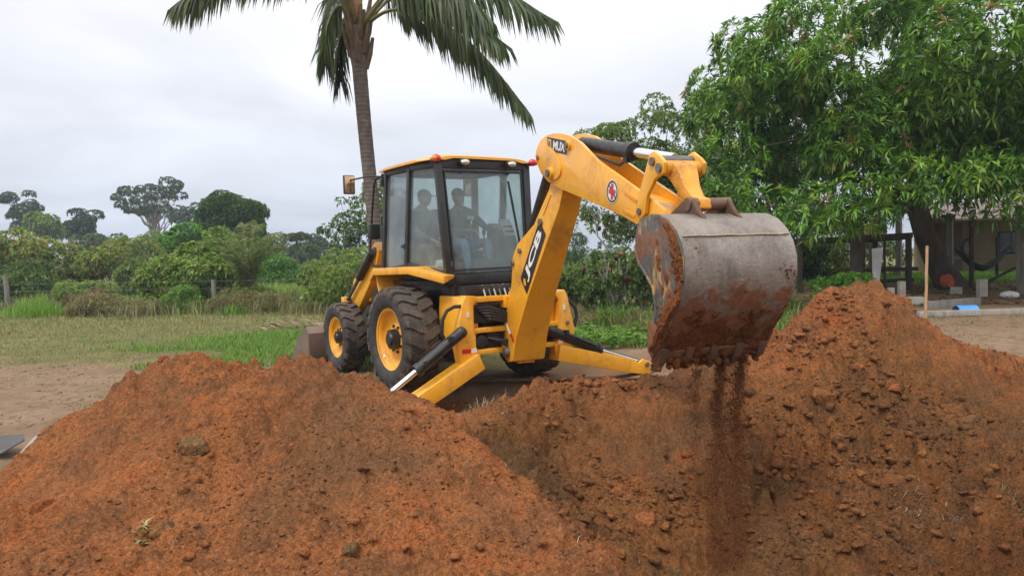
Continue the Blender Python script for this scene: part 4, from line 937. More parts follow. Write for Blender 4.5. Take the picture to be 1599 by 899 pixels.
# clay stuck to the bucket
P, R = [], []
for k in range(420):
    u = rng.random()
    if u < .30:      # lower back and lip
        j = rng.uniform(11.2, 15); t = rng.uniform(-.47, .47)
        i0 = int(min(j, 14)); f = j - i0; s_ = bk[i0][0] * (1 - f) + bk[i0 + 1][0] * f; z_ = bk[i0][1] * (1 - f) + bk[i0 + 1][1] * f
        if fbm(np.array([t * 4.0]), np.array([z_ * 6.0]), 2, 5)[0] < -.15: continue
        P.append(S(s_ + .004, t, z_)); R.append(rng.uniform(.008, .03))
    elif u < .50:    # rear half of the near cheek
        z_ = rng.uniform(.95, 1.72); back = np.interp(z_, [.92, 1.1, 1.29, 1.5, 1.72], [3.74, 3.9, 4.06, 4.135, 4.10])
        s_ = back - abs(rng.normal(0, .10 if z_ < 1.4 else .05)); front = np.interp(z_, [.97, 1.13, 1.26, 1.42, 1.6], [3.70, 3.76, 3.80, 3.78, 3.6])
        if s_ < front: continue
        P.append(S(s_, .482, z_)); R.append(rng.uniform(.008, .026))
    elif u < .58:     # smears higher up
        c = [(4.09, 1.70, .40), (4.12, 1.64, .36), (4.145, 1.55, -.38), (4.14, 1.45, -.42)][rng.integers(4)]
        P.append(S(c[0] + .002, c[2] + rng.normal(0, .035), c[1] + rng.normal(0, .03))); R.append(rng.uniform(.006, .014))
    else:            # hanging inside behind the lip
        P.append(S(rng.uniform(3.66, 3.77), np.clip(rng.normal(.05, .24), -.42, .44), rng.uniform(.82, .97))); R.append(rng.uniform(.014, .05))
def mud_sheet(fn, nrm, nu, nv, off, amp, seed, sc):
    U, Vv_ = np.meshgrid(np.linspace(0, 1, nu), np.linspace(0, 1, nv)); pts = np.array([fn(u, v)[:] for u, v in zip(U.ravel(), Vv_.ravel())])
    rim_ = np.minimum(np.minimum(U, 1 - U), np.minimum(Vv_, 1 - Vv_)).ravel()
    h = off(U, Vv_).ravel() + amp * fbm(U.ravel() * sc[0], Vv_.ravel() * sc[1], 5, seed, .62) + amp * .8 * worley(U.ravel() * sc[0] * 2, Vv_.ravel() * sc[1] * 2, seed); h = np.where(rim_ < .001, -.012, h)
    pts = pts + np.array([nrm(v)[:] for v in Vv_.ravel()]) * h[:, None]
    i_ = np.arange(nu * nv).reshape(nv, nu); q_ = np.stack([i_[:-1, :-1], i_[:-1, 1:], i_[1:, 1:], i_[1:, :-1]], -1).reshape(-1, 4); return pts, q_
def bk_at(j):
    i0 = int(min(j, 14)); f = j - i0; return bk[i0][0] * (1 - f) + bk[i0 + 1][0] * f, bk[i0][1] * (1 - f) + bk[i0 + 1][1] * f
def bk_n(v):
    a, c = bk_at(8 + 6.8 * v), bk_at(8.2 + 6.8 * v); d = (SD * (c[0] - a[0]) + Vv((0, 0, c[1] - a[1]))).normalized(); n_ = d.cross(SN); return n_ if n_.dot(SD) > 0 else -n_
vb, qb = mud_sheet(lambda u, v: S(bk_at(8 + 6.9 * v)[0], -.47 + .94 * u, bk_at(8 + 6.9 * v)[1]), bk_n, 130, 110, lambda U, V_: -.021 + .030 * V_ ** 1.5, .024, 81, (5, 4))
np_obj('caked_clay', vb, qb, M_SOIL, bucket, col=np.full((len(vb), 3), .66), smooth=True)
ckb = lambda z: float(np.interp(z, [.93, 1.1, 1.29, 1.39, 1.5, 1.62, 1.72, 1.81, 1.88], [3.745, 3.895, 4.055, 4.108, 4.133, 4.133, 4.10, 4.04, 3.96]))
ckf = lambda z: float(np.interp(z, [.97, 1.13, 1.26, 1.42, 1.51, 1.585, 1.68, 1.8], [3.70, 3.76, 3.79, 3.76, 3.665, 3.58, 3.52, 3.52]))
vb, qb = mud_sheet(lambda u, v: S(ckb(.95 + .93 * v) + (ckf(.95 + .93 * v) - ckb(.95 + .93 * v)) * u, .48, .95 + .93 * v), lambda v: SN, 70, 110, lambda U, V_: .012 - .045 * U - .006 * sstep(.55, .95, V_) + .035 * sstep(.45, .1, V_), .022, 83, (4, 7))
np_obj('caked_clay', vb, qb, M_SOIL, bucket, col=np.full((len(vb), 3), .85), smooth=True)
V, F = lumps(np.array([p[:] for p in P]), np.array(R) * .75, ICO2, .9)
np_obj('clay_crumbs', V, F, M_SOIL, bucket, col=np.full((len(V), 3), .72), kind='stuff')

# lettering -----------------------------------------------------------------
def text_tris(s, shear=0, bold=.0, space=1.0):
    cu = bpy.data.curves.new('t', 'FONT'); cu.body = s; cu.shear = shear; cu.offset = bold; cu.space_character = space; cu.resolution_u = 3
    o = bpy.data.objects.new('t', cu); COL.objects.link(o); bpy.context.view_layer.update()
    me = o.evaluated_get(bpy.context.evaluated_depsgraph_get()).to_mesh(); me.calc_loop_triangles()
    V = np.array([v.co[:2] for v in me.vertices]); T = np.array([t.vertices[:] for t in me.loop_triangles])
    o.evaluated_get(bpy.context.evaluated_depsgraph_get()).to_mesh_clear(); bpy.data.objects.remove(o); bpy.data.curves.remove(cu)
    V = (V - V.min(0)) / (V.max(0) - V.min(0)); return V, T
def decal(name, mat, V, T, fn, parent):
    P = np.array([fn(u, v)[:] for u, v in V]); return np_obj(name, P, T, mat, parent)
def quadfn(A, B, C_, D, lift):
    """A,B,C,D: (s,z) corners bottom-left, bottom-right, top-right, top-left as read; lift(z): distance from the swing plane"""
    A, B, C_, D = (np.array(p) for p in (A, B, C_, D))
    def fn(u, v):
        p = A * (1 - u) * (1 - v) + B * u * (1 - v) + C_ * u * v + D * (1 - u) * v
        return S(p[0], lift(p[1]), p[1])
    return fn
def rectgrid(n=6): 
    V = np.array([(i / n, j / 2) for j in range(3) for i in range(n + 1)]); k = n + 1
    T = np.array([t for j in range(2) for i in range(n) for t in ((j * k + i, j * k + i + 1, j * k + k + i + 1), (j * k + i, j * k + k + i + 1, j * k + k + i))]); return V, T
# boom: three white letters in a black lozenge, reading upwards
lift = lambda d: (lambda z: BT(z) + d)
jq = dict(A=(.56, 1.229), B=(1.064, 1.882), C_=(.88, 2.047), D=(.362, 1.409))
V, T = rectgrid(); bk_d = decal('name_decal', M_BDEC, V, T, quadfn(jq['A'], jq['B'], jq['C_'], jq['D'], lift(.004)), boom)
jf = quadfn(jq['A'], jq['B'], jq['C_'], jq['D'], lift(.0075))
V, T = text_tris('JCB', .0, .035, .95); decal('lettering', M_WHT, np.stack([.15 + V[:, 0] * .78 , .17 + V[:, 1] * .66], -1), T, jf, bk_d)
V = np.array([(.03, .5), (.075, .25), (.125, .5), (.075, .75)]); decal('diamond_mark', M_YEL, V, np.array([(0, 1, 2), (0, 2, 3)]), jf, bk_d)
V = np.array([(-.008, .0), (.99, -.06), (1.008, 1.0), (.01, 1.06), (-.02, -.04), (1.01, -.1), (1.02, 1.04), (-.01, 1.1)])
# reflector strip at the foot
fq = quadfn((.02, .74), (.10, .66), (.16, .70), (.06, .80), lift(.004)); V, T = rectgrid(2)
decal('decal', M_WHT, V, T, quadfn((-.085, .84), (.06, .735), (.10, .76), (-.045, .875), lift(.004)), boom); decal('reflector', M_LRED, V, T, quadfn((.066, .73), (.175, .645), (.205, .68), (.106, .755), lift(.004)), boom)
# dipper: small sign
mq = ((1.217, 2.745), (1.671, 2.645), (1.692, 2.773), (1.217, 2.885)); z0 = lambda d: (lambda z: .155 + d)
V, T = rectgrid(2); md = decal('sign_decal', M_BDEC, V, T, quadfn(*mq, z0(.004)), dip)
mf = quadfn(*mq, z0(.0065)); V, T = text_tris('MUX', .12, .03, .95); decal('lettering', M_WHT, np.stack([.31 + V[:, 0] * .63, .16 + V[:, 1] * .68], -1), T, mf, md)
V, T = rectgrid(2); decal('yellow_tab', M_YEL, V * np.array([.19, .76]) + np.array([.04, .12]), T, mf, md)
mf2 = quadfn(*mq, z0(.009)); V, T = text_tris('8', 0, .01); decal('tab_mark', M_BDEC, np.stack([.08 + V[:, 0] * .10, .25 + V[:, 1] * .5], -1), T, mf2, md)
# round emblem: white ring, dark ring, red cross on white
ec = (2.585, 2.205)
def disc(r0, r1, d, mat, name, par, n=28, fn=None):
    V, T = [], []
    for k in range(n):
        a = 2 * math.pi * k / n
        for r in (r0, r1): V.append(S(ec[0] + r * math.cos(a), .155 + d, ec[1] + r * math.sin(a)))
    for k in range(n):
        a, c = 2 * k, 2 * ((k + 1) % n); T += [(a, a + 1, c + 1), (a, c + 1, c)]
    return np_obj(name, np.array([p[:] for p in V]), np.array(T), mat, par)
em = disc(.001, .104, .004, M_WHT, 'round_emblem', dip); disc(.080, .096, .0065, M_BDEC, 'emblem_ring', em)
def bar(a, w, l, mat, name, d):
    c, s_ = math.cos(a), math.sin(a); q = [(-l, -w), (l, -w), (l, w), (-l, w)]
    np_obj(name, np.array([S(ec[0] + x * c - y * s_, .155 + d, ec[1] + x * s_ + y * c)[:] for x, y in q]), np.array([(0, 1, 2), (0, 2, 3)]), mat, em)
bar(1.42, .020, .070, M_RED, 'emblem_bar', .007); bar(-.15, .018, .060, M_RED, 'emblem_bar', .0085)
M_NAVY = pmat('navy_decal', (.02, .03, .10), .45); bar(-.85, .009, .074, M_NAVY, 'emblem_bar', .006)
# ------------------------------------------------------------------ plants
PENDING_LUMPS = []
def unit(a): return a / np.maximum(np.linalg.norm(a, axis=-1, keepdims=True), 1e-9)
def leaf_tris(P, D, L, W, bend=.25, side=None):
    """flat kite-shaped leaves: base P, direction D, length L, width W, tip bent down"""
    n = len(P); D = unit(D); L = np.broadcast_to(np.asarray(L, float), n)[:, None]; W = np.broadcast_to(np.asarray(W, float), n)[:, None]
    if side is None:
        side = np.cross(D, np.array([0, 0, 1.0])) + .35 * rng.standard_normal((n, 3))
    side = unit(side - D * (side * D).sum(1, keepdims=True))
    mid = P + D * L * .45
    tip = P + D * L + np.array([0, 0, -1.0]) * L * bend
    V = np.stack([P, mid - side * W / 2, mid + side * W / 2, tip], 1).reshape(-1, 3)
    b = (np.arange(n) * 4)[:, None]
    T = np.concatenate([b + np.array([0, 2, 1]), b + np.array([1, 2, 3])], 1).reshape(-1, 3)
    return V, T
def pick(pal, n, jit=.18):
    w = np.array([p[3] if len(p) > 3 else 1 for p in pal], float); c = np.array([p[:3] for p in pal])
    i = rng.choice(len(pal), n, p=w / w.sum()); return c[i] * rng.uniform(1 - jit, 1 + jit, (n, 1))
def rosettes(P, A, nl, L, W, tilt=1.0, bend=.35, pal=None, jl=.25):
    """bunches of leaves round an axis"""
    n = len(P); A = unit(A)
    h = np.where(np.abs(A[:, 2:3]) < .9, np.array([[0, 0, 1.0]]), np.array([[1.0, 0, 0]]))
    u = unit(np.cross(A, h)); v = np.cross(A, u)
    az = rng.uniform(0, 6.283, (n, nl)); tl = tilt * rng.uniform(.55, 1.25, (n, nl))
    D = (A[:, None] * np.cos(tl)[..., None] + (u[:, None] * np.cos(az)[..., None] + v[:, None] * np.sin(az)[..., None]) * np.sin(tl)[..., None])
    D = D.reshape(-1, 3); Pn = np.repeat(P, nl, 0)
    Ls = L * rng.uniform(1 - jl, 1 + jl, n * nl)
    V, T = leaf_tris(Pn, D, Ls, W * rng.uniform(.8, 1.2, n * nl), bend)
    C = np.repeat(pick(pal, n), nl, 0) * rng.uniform(.85, 1.15, (n * nl, 1))
    return V, T, np.repeat(C, 4, 0)
def merge(parts):
    V, T, C, o = [], [], [], 0
    for v, t, c in parts: V.append(v); T.append(t + o); C.append(c); o += len(v)
    return np.concatenate(V), np.concatenate(T), np.concatenate(C)
def sphere_dirs(n):
    d = rng.standard_normal((n, 3)); return unit(d)
def clump_shell(centers, radii, n_each, squash=.75, out_from=None, inner=.80):
    """points on the shells of leaf clumps, with outward axes"""
    P, A = [], []
    for c, r in zip(centers, radii):
        k = max(3, int(n_each * (r / np.mean(radii)) ** 2)); d = sphere_dirs(k)
        if out_from is not None:
            o = unit((c - out_from)[None])[0]; d = unit(d + o * .55)
        d[:, 2] = np.where(d[:, 2] < -.5, d[:, 2] * .3, d[:, 2]); d = unit(d)
        rr = r * rng.uniform(inner, 1.05, (k, 1)); P.append(c + d * rr * np.array([1, 1, squash])); A.append(d)
    return np.concatenate(P), np.concatenate(A)
def crown_centers(c, rad, n, lo=.45, hi=.9, zmin=None, lump=.25):
    d = sphere_dirs(n * 3); c = np.array(c); rad = np.array(rad)
    q = d * rng.uniform(lo, hi, (len(d), 1)); q *= 1 + lump * fbm(d[:, 0] * 2 + 3, d[:, 1] * 2 + d[:, 2], 2, int(abs(c[0] * 10)) % 97)[:, None]
    p = c + q * rad
    if zmin is not None: p = p[p[:, 2] > zmin]
    return p[:n]
def bark_mat(name, a, b_):
    m, nt, b = node_mat(name); tc = nt.nodes.new('ShaderNodeTexCoord').outputs['Object']
    mp = N(nt, 'ShaderNodeMapping', Scale=(1, 1, .25)); nt.links.new(tc, mp.inputs[0])
    n1 = noise(nt, mp.outputs[0], 9, 7, .7); nt.links.new(ramp(nt, n1, [(.3, a), (.7, b_)]), b.inputs['Base Color'])
    b.inputs['Roughness'].default_value = .9; bump(nt, b, n1, .8, .03); return m
M_BARK = bark_mat('bark', (.055, .042, .032), (.15, .12, .095))
M_BARKD = bark_mat('dark_bark', (.035, .026, .02), (.095, .07, .055))
M_BARKP = bark_mat('pale_bark', (.20, .18, .155), (.38, .35, .31))
def limb(a, b, r0, r1, wob=.06, n=6, mb=None):
    a, b = np.array(a, float), np.array(b, float); L = np.linalg.norm(b - a)
    pts, rs = [], []
    o = rng.normal(0, wob * L, (n + 1, 3)); o[0] = o[-1] = 0
    for i in range(n + 1):
        t = i / n; pts.append(tuple(a + (b - a) * t + o[i] * (1 - abs(2 * t - 1)) * .7 + np.array([0, 0, .10 * L * math.sin(math.pi * t) * .5]))); rs.append(r0 + (r1 - r0) * t)
    (mb or MB()).tube(pts, rs, 8)
    return pts
def tree(name, label, cat, base, top_pts, centers, radii, leaf, pal, n_each, trunk_r, bark=M_BARK, nl=6, group=None, squash=.75, tilt=1.0, bend=.3, limbs=10, trunk_top=None, mat=None):
    base = np.array(base, float); root = empty(name, base, (0, 0, 0), label, cat, group)
    c0 = centers.mean(0)
    mb = MB(); tt = np.array(trunk_top if trunk_top is not None else (c0[0], c0[1], base[2] + (c0[2] - base[2]) * .75), float)
    pts = limb(base - np.array([0, 0, .1]), tt, trunk_r, trunk_r * .6, .03, 7, mb)
    sel = rng.permutation(len(centers))[:limbs]
    for i in sel:
        st = np.array(pts[rng.integers(3, len(pts))]); limb(st, centers[i], trunk_r * .38, trunk_r * .08, .07, 6, mb)
    mb.v = [tuple(np.array(p) - base) for p in mb.v]; mb.build('trunk', bark, root, 0, 60)
    P, A = clump_shell(centers, radii, n_each, squash, c0)
    V, T, C = rosettes(P, A, nl, leaf[0], leaf[1], tilt, bend, pal)
    np_obj('crown', V - base, T, mat or M_LEAF, root, col=C)
    return root

G_MANGO = [(.090, .200, .026, 4), (.135, .280, .036, 4), (.22, .37, .05, 3.2), (.050, .120, .022, 2.2), (.30, .38, .07, .7), (.33, .19, .09, .3)]
G_DARK = [(.042, .092, .022, 3), (.068, .135, .028, 3), (.10, .185, .036, 1.5)]
G_FAR = [(.065, .105, .048, 3), (.09, .14, .06, 2), (.048, .080, .042, 2)]
G_BRIGHT = [(.11, .26, .036, 3), (.16, .32, .05, 3), (.075, .18, .03, 2)]
G_MIX = [(.17, .27, .05, 3), (.24, .33, .07, 2.5), (.10, .17, .035, 1.5), (.33, .34, .10, 1)]
G_BUSH = [(.13, .20, .04, 4), (.20, .26, .06, 3), (.40, .36, .10, 3), (.40, .28, .11, .8), (.08, .13, .03, 1.5)]
G_OLIVE = [(.15, .215, .06, 3), (.22, .28, .085, 2), (.095, .145, .042, 2)]

G_STRAW = [(.31, .26, .12, 3), (.25, .235, .09, 3), (.20, .215, .07, 2), (.38, .31, .17, 1)]
G_LAWN = [(.15, .235, .045, 3), (.20, .27, .065, 2), (.11, .18, .035, 2), (.28, .27, .10, 1)]
G_WEED = [(.13, .26, .04, 3), (.19, .33, .06, 3), (.09, .18, .035, 2), (.27, .32, .08, 1)]
# mango tree at the yard ----------------------------------------------------
mc = np.array([10.8, 18.9, 5.0]); mr_ = np.array([6.2, 5.0, 3.7])
cen = np.concatenate([crown_centers(mc, mr_, 150, .60, .95, None, .22), crown_centers(mc, mr_, 40, .1, .5)])
skirt = np.array([(4.9, 16.6, 3.0), (5.4, 15.9, 2.5), (6.1, 15.3, 2.35), (6.9, 15.0, 2.5), (7.7, 14.9, 2.6), (8.6, 14.8, 2.75), (9.6, 14.7, 2.75), (10.5, 14.9, 2.7), (11.4, 15.2, 2.7), (6.2, 16.5, 2.3), (7.0, 16.2, 2.3), (5.0, 17.4, 3.9), (4.9, 18.0, 4.8), (5.2, 17.2, 2.6), (12.4, 15.6, 2.3), (13.2, 16.0, 2.2), (11.6, 15.4, 2.25), (12.0, 16.6, 2.4), (13.8, 16.6, 2.2), (11.0, 15.6, 2.3), (5.6, 16.9, 5.6), (6.4, 16.6, 6.6), (5.6, 18, 6.4)])
skirt[:, 2] += .28 * sstep(6.6, 8.0, skirt[:, 0]) - .50 * sstep(8.4, 9.2, skirt[:, 0])
cen = np.concatenate([cen[(cen[:, 2] > 2.25) & ((cen[:, 2] > 2.95) | (cen[:, 0] < 7.0))], skirt])
rad = rng.uniform(.70, 1.25, len(cen)); rad[-len(skirt):] = rng.uniform(.65, .85, len(skirt))
rad = np.minimum(rad, (cen[:, 2] - 1.55))
mango = empty('mango_tree', (10.66, 18.5, .62), (0, 0, 0), 'large mango tree with drooping glossy leaf bunches and a leaning trunk', 'tree')
mb = MB(); mb.tube([(10.72, 18.5, .45), (10.52, 18.5, .80), (10.25, 18.5, 1.25), (9.95, 18.5, 1.95), (9.80, 18.55, 2.6), (9.85, 18.7, 3.4), (10.1, 18.8, 4.4)], [.42, .34, .27, .245, .24, .22, .17], 14)
tops = [(9.8, 18.55, 2.6), (9.85, 18.7, 3.4), (10.1, 18.8, 4.4)]
for i in rng.permutation(len(cen))[:14]: limb(tops[rng.integers(3)], cen[i], .055, .015, .06, 6, mb)
mb.v = [(p[0] - 10.66, p[1] - 18.5, p[2] - .62) for p in mb.v]; mb.build('trunk', M_BARKD, mango, 0, 60)
b = MB(); b.cyl((-.40, -.30, .20), (-.34, -.42, .23), .17, 20, .16); b.build('sawn_stub', pmat('red_sawn_wood', (.42, .085, .035), .8, 0, .2, 12, .3, 30), mango)
P, A = clump_shell(cen, rad, 88, .8, mc)
A[:, 2] += .32
V, T, C = rosettes(P, A, 11, .215, .050, 1.32, .24, G_MANGO)
bb = np.array([10.66, 18.5, .62]); np_obj('crown', V - bb, T, M_MLEAF, mango, col=C)

# tree behind the bucket and a slim one beside it
cen = crown_centers((4.9, 27, 4.3), (2.7, 2.2, 2.5), 105, .2, .98, None, .12)
tree('feathery_tree', 'open small-leaved tree behind the bucket arm, left of the mango', 'tree', (5.4, 28, .7), None, cen, rng.uniform(.40, .7, len(cen)), (.13, .05), G_OLIVE, 100, .12, M_BARK, 6, limbs=18)
cen = crown_centers((9.5, 27.5, 3.4), (3.8, 2.0, 2.2), 30, .2, .95)
tree('yard_tree', 'dark leafy tree deep in the yard behind the mango', 'tree', (9.5, 27.5, .7), None, cen, rng.uniform(.6, 1.0, len(cen)), (.22, .08), G_DARK, 60, .14, M_BARK, 6)
cen = np.array([(3.3, 40, z) for z in np.linspace(1.2, 3.5, 9)]) + rng.normal(0, .12, (9, 3)); 
tree('young_conifer', 'slim pale green sapling seen under the digging arm', 'tree', (3.3, 40, 0.1), None, cen, np.linspace(.75, .16, 9), (.22, .05), [(.12, .21, .09, 2), (.09, .16, .07, 2)], 60, .05, M_BARK, 6, limbs=6)

# trees across the field
cen = crown_centers((-75.6, 120, 10.8), (3.4, 3, 3.2), 26, .3, .95)
tree('umbrella_tree', 'tall dark tree at the far left edge of the horizon', 'tree', (-75.0, 120, 0), None, cen, rng.uniform(.8, 1.3, len(cen)), (.36, .17), G_FAR, 80, .28, M_BARK, 5, 'trees beyond the field', .6, limbs=14)
cen = crown_centers((-60.3, 100, 7.2), (2.0, 2, 2.0), 16, .3, .8)
tree('round_tree', 'small round green tree between the two far left trees', 'tree', (-60.3, 100, 0), None, cen, rng.uniform(.8, 1.1, len(cen)), (.5, .26), G_MIX, 46, .16, M_BARK, 5, 'trees beyond the field')
cen = crown_centers((-59.2, 106, 7.6), (3.2, 2.6, 2.6), 22, .3, .9)
tree('layered_tree', 'blue-green tree left of the tall bare-stemmed giant', 'tree', (-59.2, 106, 0), None, cen, rng.uniform(.8, 1.2, len(cen)), (.36, .18), G_FAR, 76, .2, M_BARK, 5, 'trees beyond the field', .55)
ce = crown_centers((-53.4, 115, 11.3), (6.0, 4.5, 3.9), 46, .35, .98)
tree('emergent_tree', 'tallest far tree with open airy crown and pale forked stems', 'tree', (-52.2, 115, 0), None, ce, rng.uniform(.7, 1.2, len(ce)), (.34, .17), G_FAR, 60, .27, M_BARKP, 5, 'trees beyond the field', .5, limbs=40)
ce = crown_centers((-46.0, 112, 7.0), (3.2, 3, 3.6), 18, .3, .9)
tree('pale_tree', 'grey-green bushy tree at the right foot of the tallest far tree', 'tree', (-46.0, 112, 0), None, ce, rng.uniform(.9, 1.3, len(ce)), (.36, .18), G_FAR, 66, .2, M_BARKP, 5, 'trees beyond the field')
cen = crown_centers((-22.4, 62, 4.7), (3.2, 2.8, 2.9), 60, .5, .84, None, .06)
tree('dense_tree', 'dense dark green round-headed tree across the field', 'tree', (-22.4, 62, 0), None, cen, rng.uniform(.8, 1.15, len(cen)), (.24, .12), G_DARK + [(.08, .17, .03, 2)], 170, .25, M_BARKD, 6, 'trees beyond the field')
cen = crown_centers((-20.9, 50, 2.9), (1.5, 1.4, 1.5), 20, .35, .85)
tree('bright_tree', 'bright green spreading small tree in front of the dense dark one', 'tree', (-20.9, 50, 0), None, cen, rng.uniform(.5, .8, len(cen)), (.26, .15), G_BRIGHT, 80, .12, M_BARK, 6, 'trees beyond the field')
cen = crown_centers((-6.2, 30, 2.9), (1.15, .9, 1.3), 26, .2, 1.0)
tree('sparse_tree', 'thin young tree with light airy leaves left of the palm trunk', 'tree', (-6.2, 30, 0), None, cen, rng.uniform(.18, .34, len(cen)), (.14, .07), [(.15, .22, .08, 2), (.11, .17, .06, 2)], 26, .045, M_BARKP, 5, limbs=22)
cen = crown_centers((-5.1, 33, 3.6), (.9, .9, 2.2), 22, .2, 1.0)
tree('yard_sapling', 'leafy sapling half hidden behind the cab and palm trunk', 'tree', (-5.1, 33, 0), None, cen, rng.uniform(.3, .5, len(cen)), (.22, .08), G_OLIVE, 40, .06, M_BARK, 6, limbs=12)
for (nm, lb, c, r, k, pal, lf) in (
  ('woodland_tree', 'broad dull green tree filling the gap left of the tallest far tree', (-47.5, 90, 3.6), (4.2, 3, 2.6), 24, G_FAR + G_OLIVE, (.5, .24)),
  ('woodland_tree', 'low spreading tree in front of the tallest far tree', (-39.0, 84, 3.0), (4.0, 3, 2.3), 24, G_OLIVE, (.46, .22)),
  ('woodland_tree', 'brownish green tree right below the tallest far tree', (-33.0, 80, 2.8), (3.0, 2.4, 2.4), 20, G_OLIVE + [(.24, .15, .08, 2)], (.46, .22)),
  ('woodland_tree', 'hazy green tree behind the yellow-brown bush at the left', (-57.0, 88, 3.4), (4.6, 3, 2.4), 24, G_FAR, (.5, .24)),
  ('woodland_tree', 'bluish tree between the giant and the dense dark tree', (-37.5, 100, 4.0), (3.6, 3, 3.4), 22, G_FAR, (.5, .24)),
  ('woodland_tree', 'far low tree right of the dense dark tree', (-24.5, 95, 2.4), (4.6, 3, 1.9), 22, G_FAR, (.5, .24)),
):
    cen = crown_centers(c, r, k, .3, .95, .4)
    tree(nm, lb, 'tree', (c[0], c[1], 0), None, cen, rng.uniform(.8, 1.2, len(cen)), (lf[0] * .7, lf[1] * .7), pal, 80, .16, M_BARK, 5, 'trees beyond the field')
G_BRN = [(.20, .145, .09, 3), (.15, .105, .065, 2), (.27, .20, .13, 1), (.16, .16, .06, 1)]
# big orchard bush with brownish new leaves, built from neighbours that can be told apart
for (nm, lb, c, r, k, pal, lf) in (
  ('fruit_bush', 'broad bush with yellow-brown young leaves at the field edge', (-24.2, 38, 1.5), (3.2, 2.4, 2.35), 46, G_BUSH, (.30, .11)),
  ('fruit_bush', 'lower brown-tipped bush sloping down beside the broad yellow-brown one', (-19.6, 38.5, 1.1), (2.6, 2.0, 1.7), 34, G_BUSH, (.28, .10)),
  ('shrub', 'dark green shrub below the yellow-brown bush at the left edge', (-21.8, 34, .55), (2.4, 1.2, 1.2), 22, G_DARK + G_OLIVE, (.24, .09)),
  ('shrub', 'low green shrub behind the second fence post', (-17.2, 36, .8), (1.7, 1.2, 1.3), 18, G_OLIVE, (.24, .09)),
  ('papaya_shrub', 'light green broad-leaved shrub between the fence and the bright tree', (-11.8, 28.5, .95), (1.9, 1.1, 1.05), 24, G_MIX, (.26, .13)),
  ('papaya_shrub', 'pale broad-leaved shrub just left of the young palm', (-12.3, 32, 1.5), (1.6, 1.2, 1.4), 22, G_MIX, (.28, .14)),
  ('shrub', 'green hedge-like shrub right of the young palm', (-14.2, 46, .9), (1.7, 1.4, 1.1), 22, G_BRIGHT, (.26, .11)),
  ('shrub', 'round dull green shrub further behind the young palm', (-17.5, 56, 1.6), (2.6, 2, 2.0), 22, G_OLIVE, (.3, .13)),
  ('thicket', 'tangled yellowish thicket in front of the palm trunk', (-5.3, 25, .9), (1.5, 1.0, 1.15), 24, G_MIX + [(.22, .20, .08, 2)], (.18, .06)),
  ('thicket', 'weedy green thicket behind the loader arm, left of the machine', (-6.5, 28.4, .8), (1.3, 1.0, 1.15), 26, G_MIX, (.2, .07)),
  ('thicket', 'dense weeds behind the cab and boom', (-2.5, 27, .8), (2.6, 1.2, 1.3), 26, G_MIX + G_OLIVE, (.2, .07)),
  ('shrub', 'leafy shrub behind the boom, left of the castor plants', (1.6, 22, .7), (1.3, 1.0, .9), 20, G_OLIVE, (.18, .08)),
  ('shrub', 'shrub beneath the feathery tree, right of the castor plants', (4.6, 21, .9), (1.4, 1.0, .95), 22, G_DARK + G_OLIVE, (.2, .09)),
  ('dry_brush', 'brown dry brush at the fence between second and third post', (-13.2, 25.6, .2), (1.9, .5, .45), 16, G_BRN + G_STRAW, (.17, .03)),
  ('dry_brush', 'brown dry brush heaped right of the third fence post', (-8.8, 25.8, .2), (1.7, .5, .42), 16, G_BRN + G_STRAW, (.17, .03)),
  ('dry_brush', 'low reddish brush in front of the dark shrub near the left post', (-15.4, 27.8, .25), (1.0, .5, .5), 12, G_BRN, (.17, .03)),
  ('weed_clump', 'fresh green weed clump left of the third fence post', (-11.3, 26.2, .3), (.7, .4, .5), 12, G_WEED, (.2, .05)),
  ('weed_clump', 'yellow-green weed clump right behind the third fence post', (-9.3, 27.4, .3), (.9, .4, .55), 12, G_MIX, (.2, .05)),
  ('weed_clump', 'tall green weeds between the first two fence posts', (-16.0, 28.5, .4), (1.3, .5, .7), 16, G_MIX, (.22, .05)),
  ('hedge_bush', 'mixed green bush seen through the timber pen', (11.0, 25.6, 1.3), (2.2, .9, 1.0), 22, G_MIX + [(.30, .22, .12, 1)], (.2, .07)),
  ('hedge_bush', 'dark hedge bush behind the left end of the pen', (7.6, 23.5, 1.2), (2.0, .9, 1.2), 22, G_DARK, (.2, .08)),
  ('shrub', 'small light green bush behind the top of the soil heap', (6.4, 14.6, .75), (.55, .45, .42), 14, G_BRIGHT, (.10, .045)),
):
    cen = crown_centers(c, r, int(k * 1.7), .4, .92, .15, .10)
    tree(nm, lb, 'bush', (c[0], c[1], float(ground_z(np.array([c[0]]), np.array([c[1]]))[0])), None, cen, rng.uniform(.26, .42, len(cen)) * (sum(r) / 3) ** .6 * 1.25, (lf[0] * .66, lf[1] * .72), pal, 66 if c[1] > 20 else 50, .05, M_BARK, 6, limbs=8)

# distant wood on the horizon
xs = np.linspace(-260, 260, 150); P, A = [], []
cen = np.stack([xs + rng.normal(0, 2, 150), 190 + rng.normal(0, 14, 150), rng.uniform(1.0, 2.6, 150) + 1.0 * fbm(xs * .03, xs * 0, 3, 9)], -1)
P, A = clump_shell(cen, rng.uniform(2.2, 3.6, 150), 40, .9)
V, T, C = rosettes(P, A, 4, 1.3, .7, 1.1, .3, G_FAR); np_obj('far_treeline', V, T, M_LEAF, col=C, kind='stuff', label='low wooded line along the horizon')

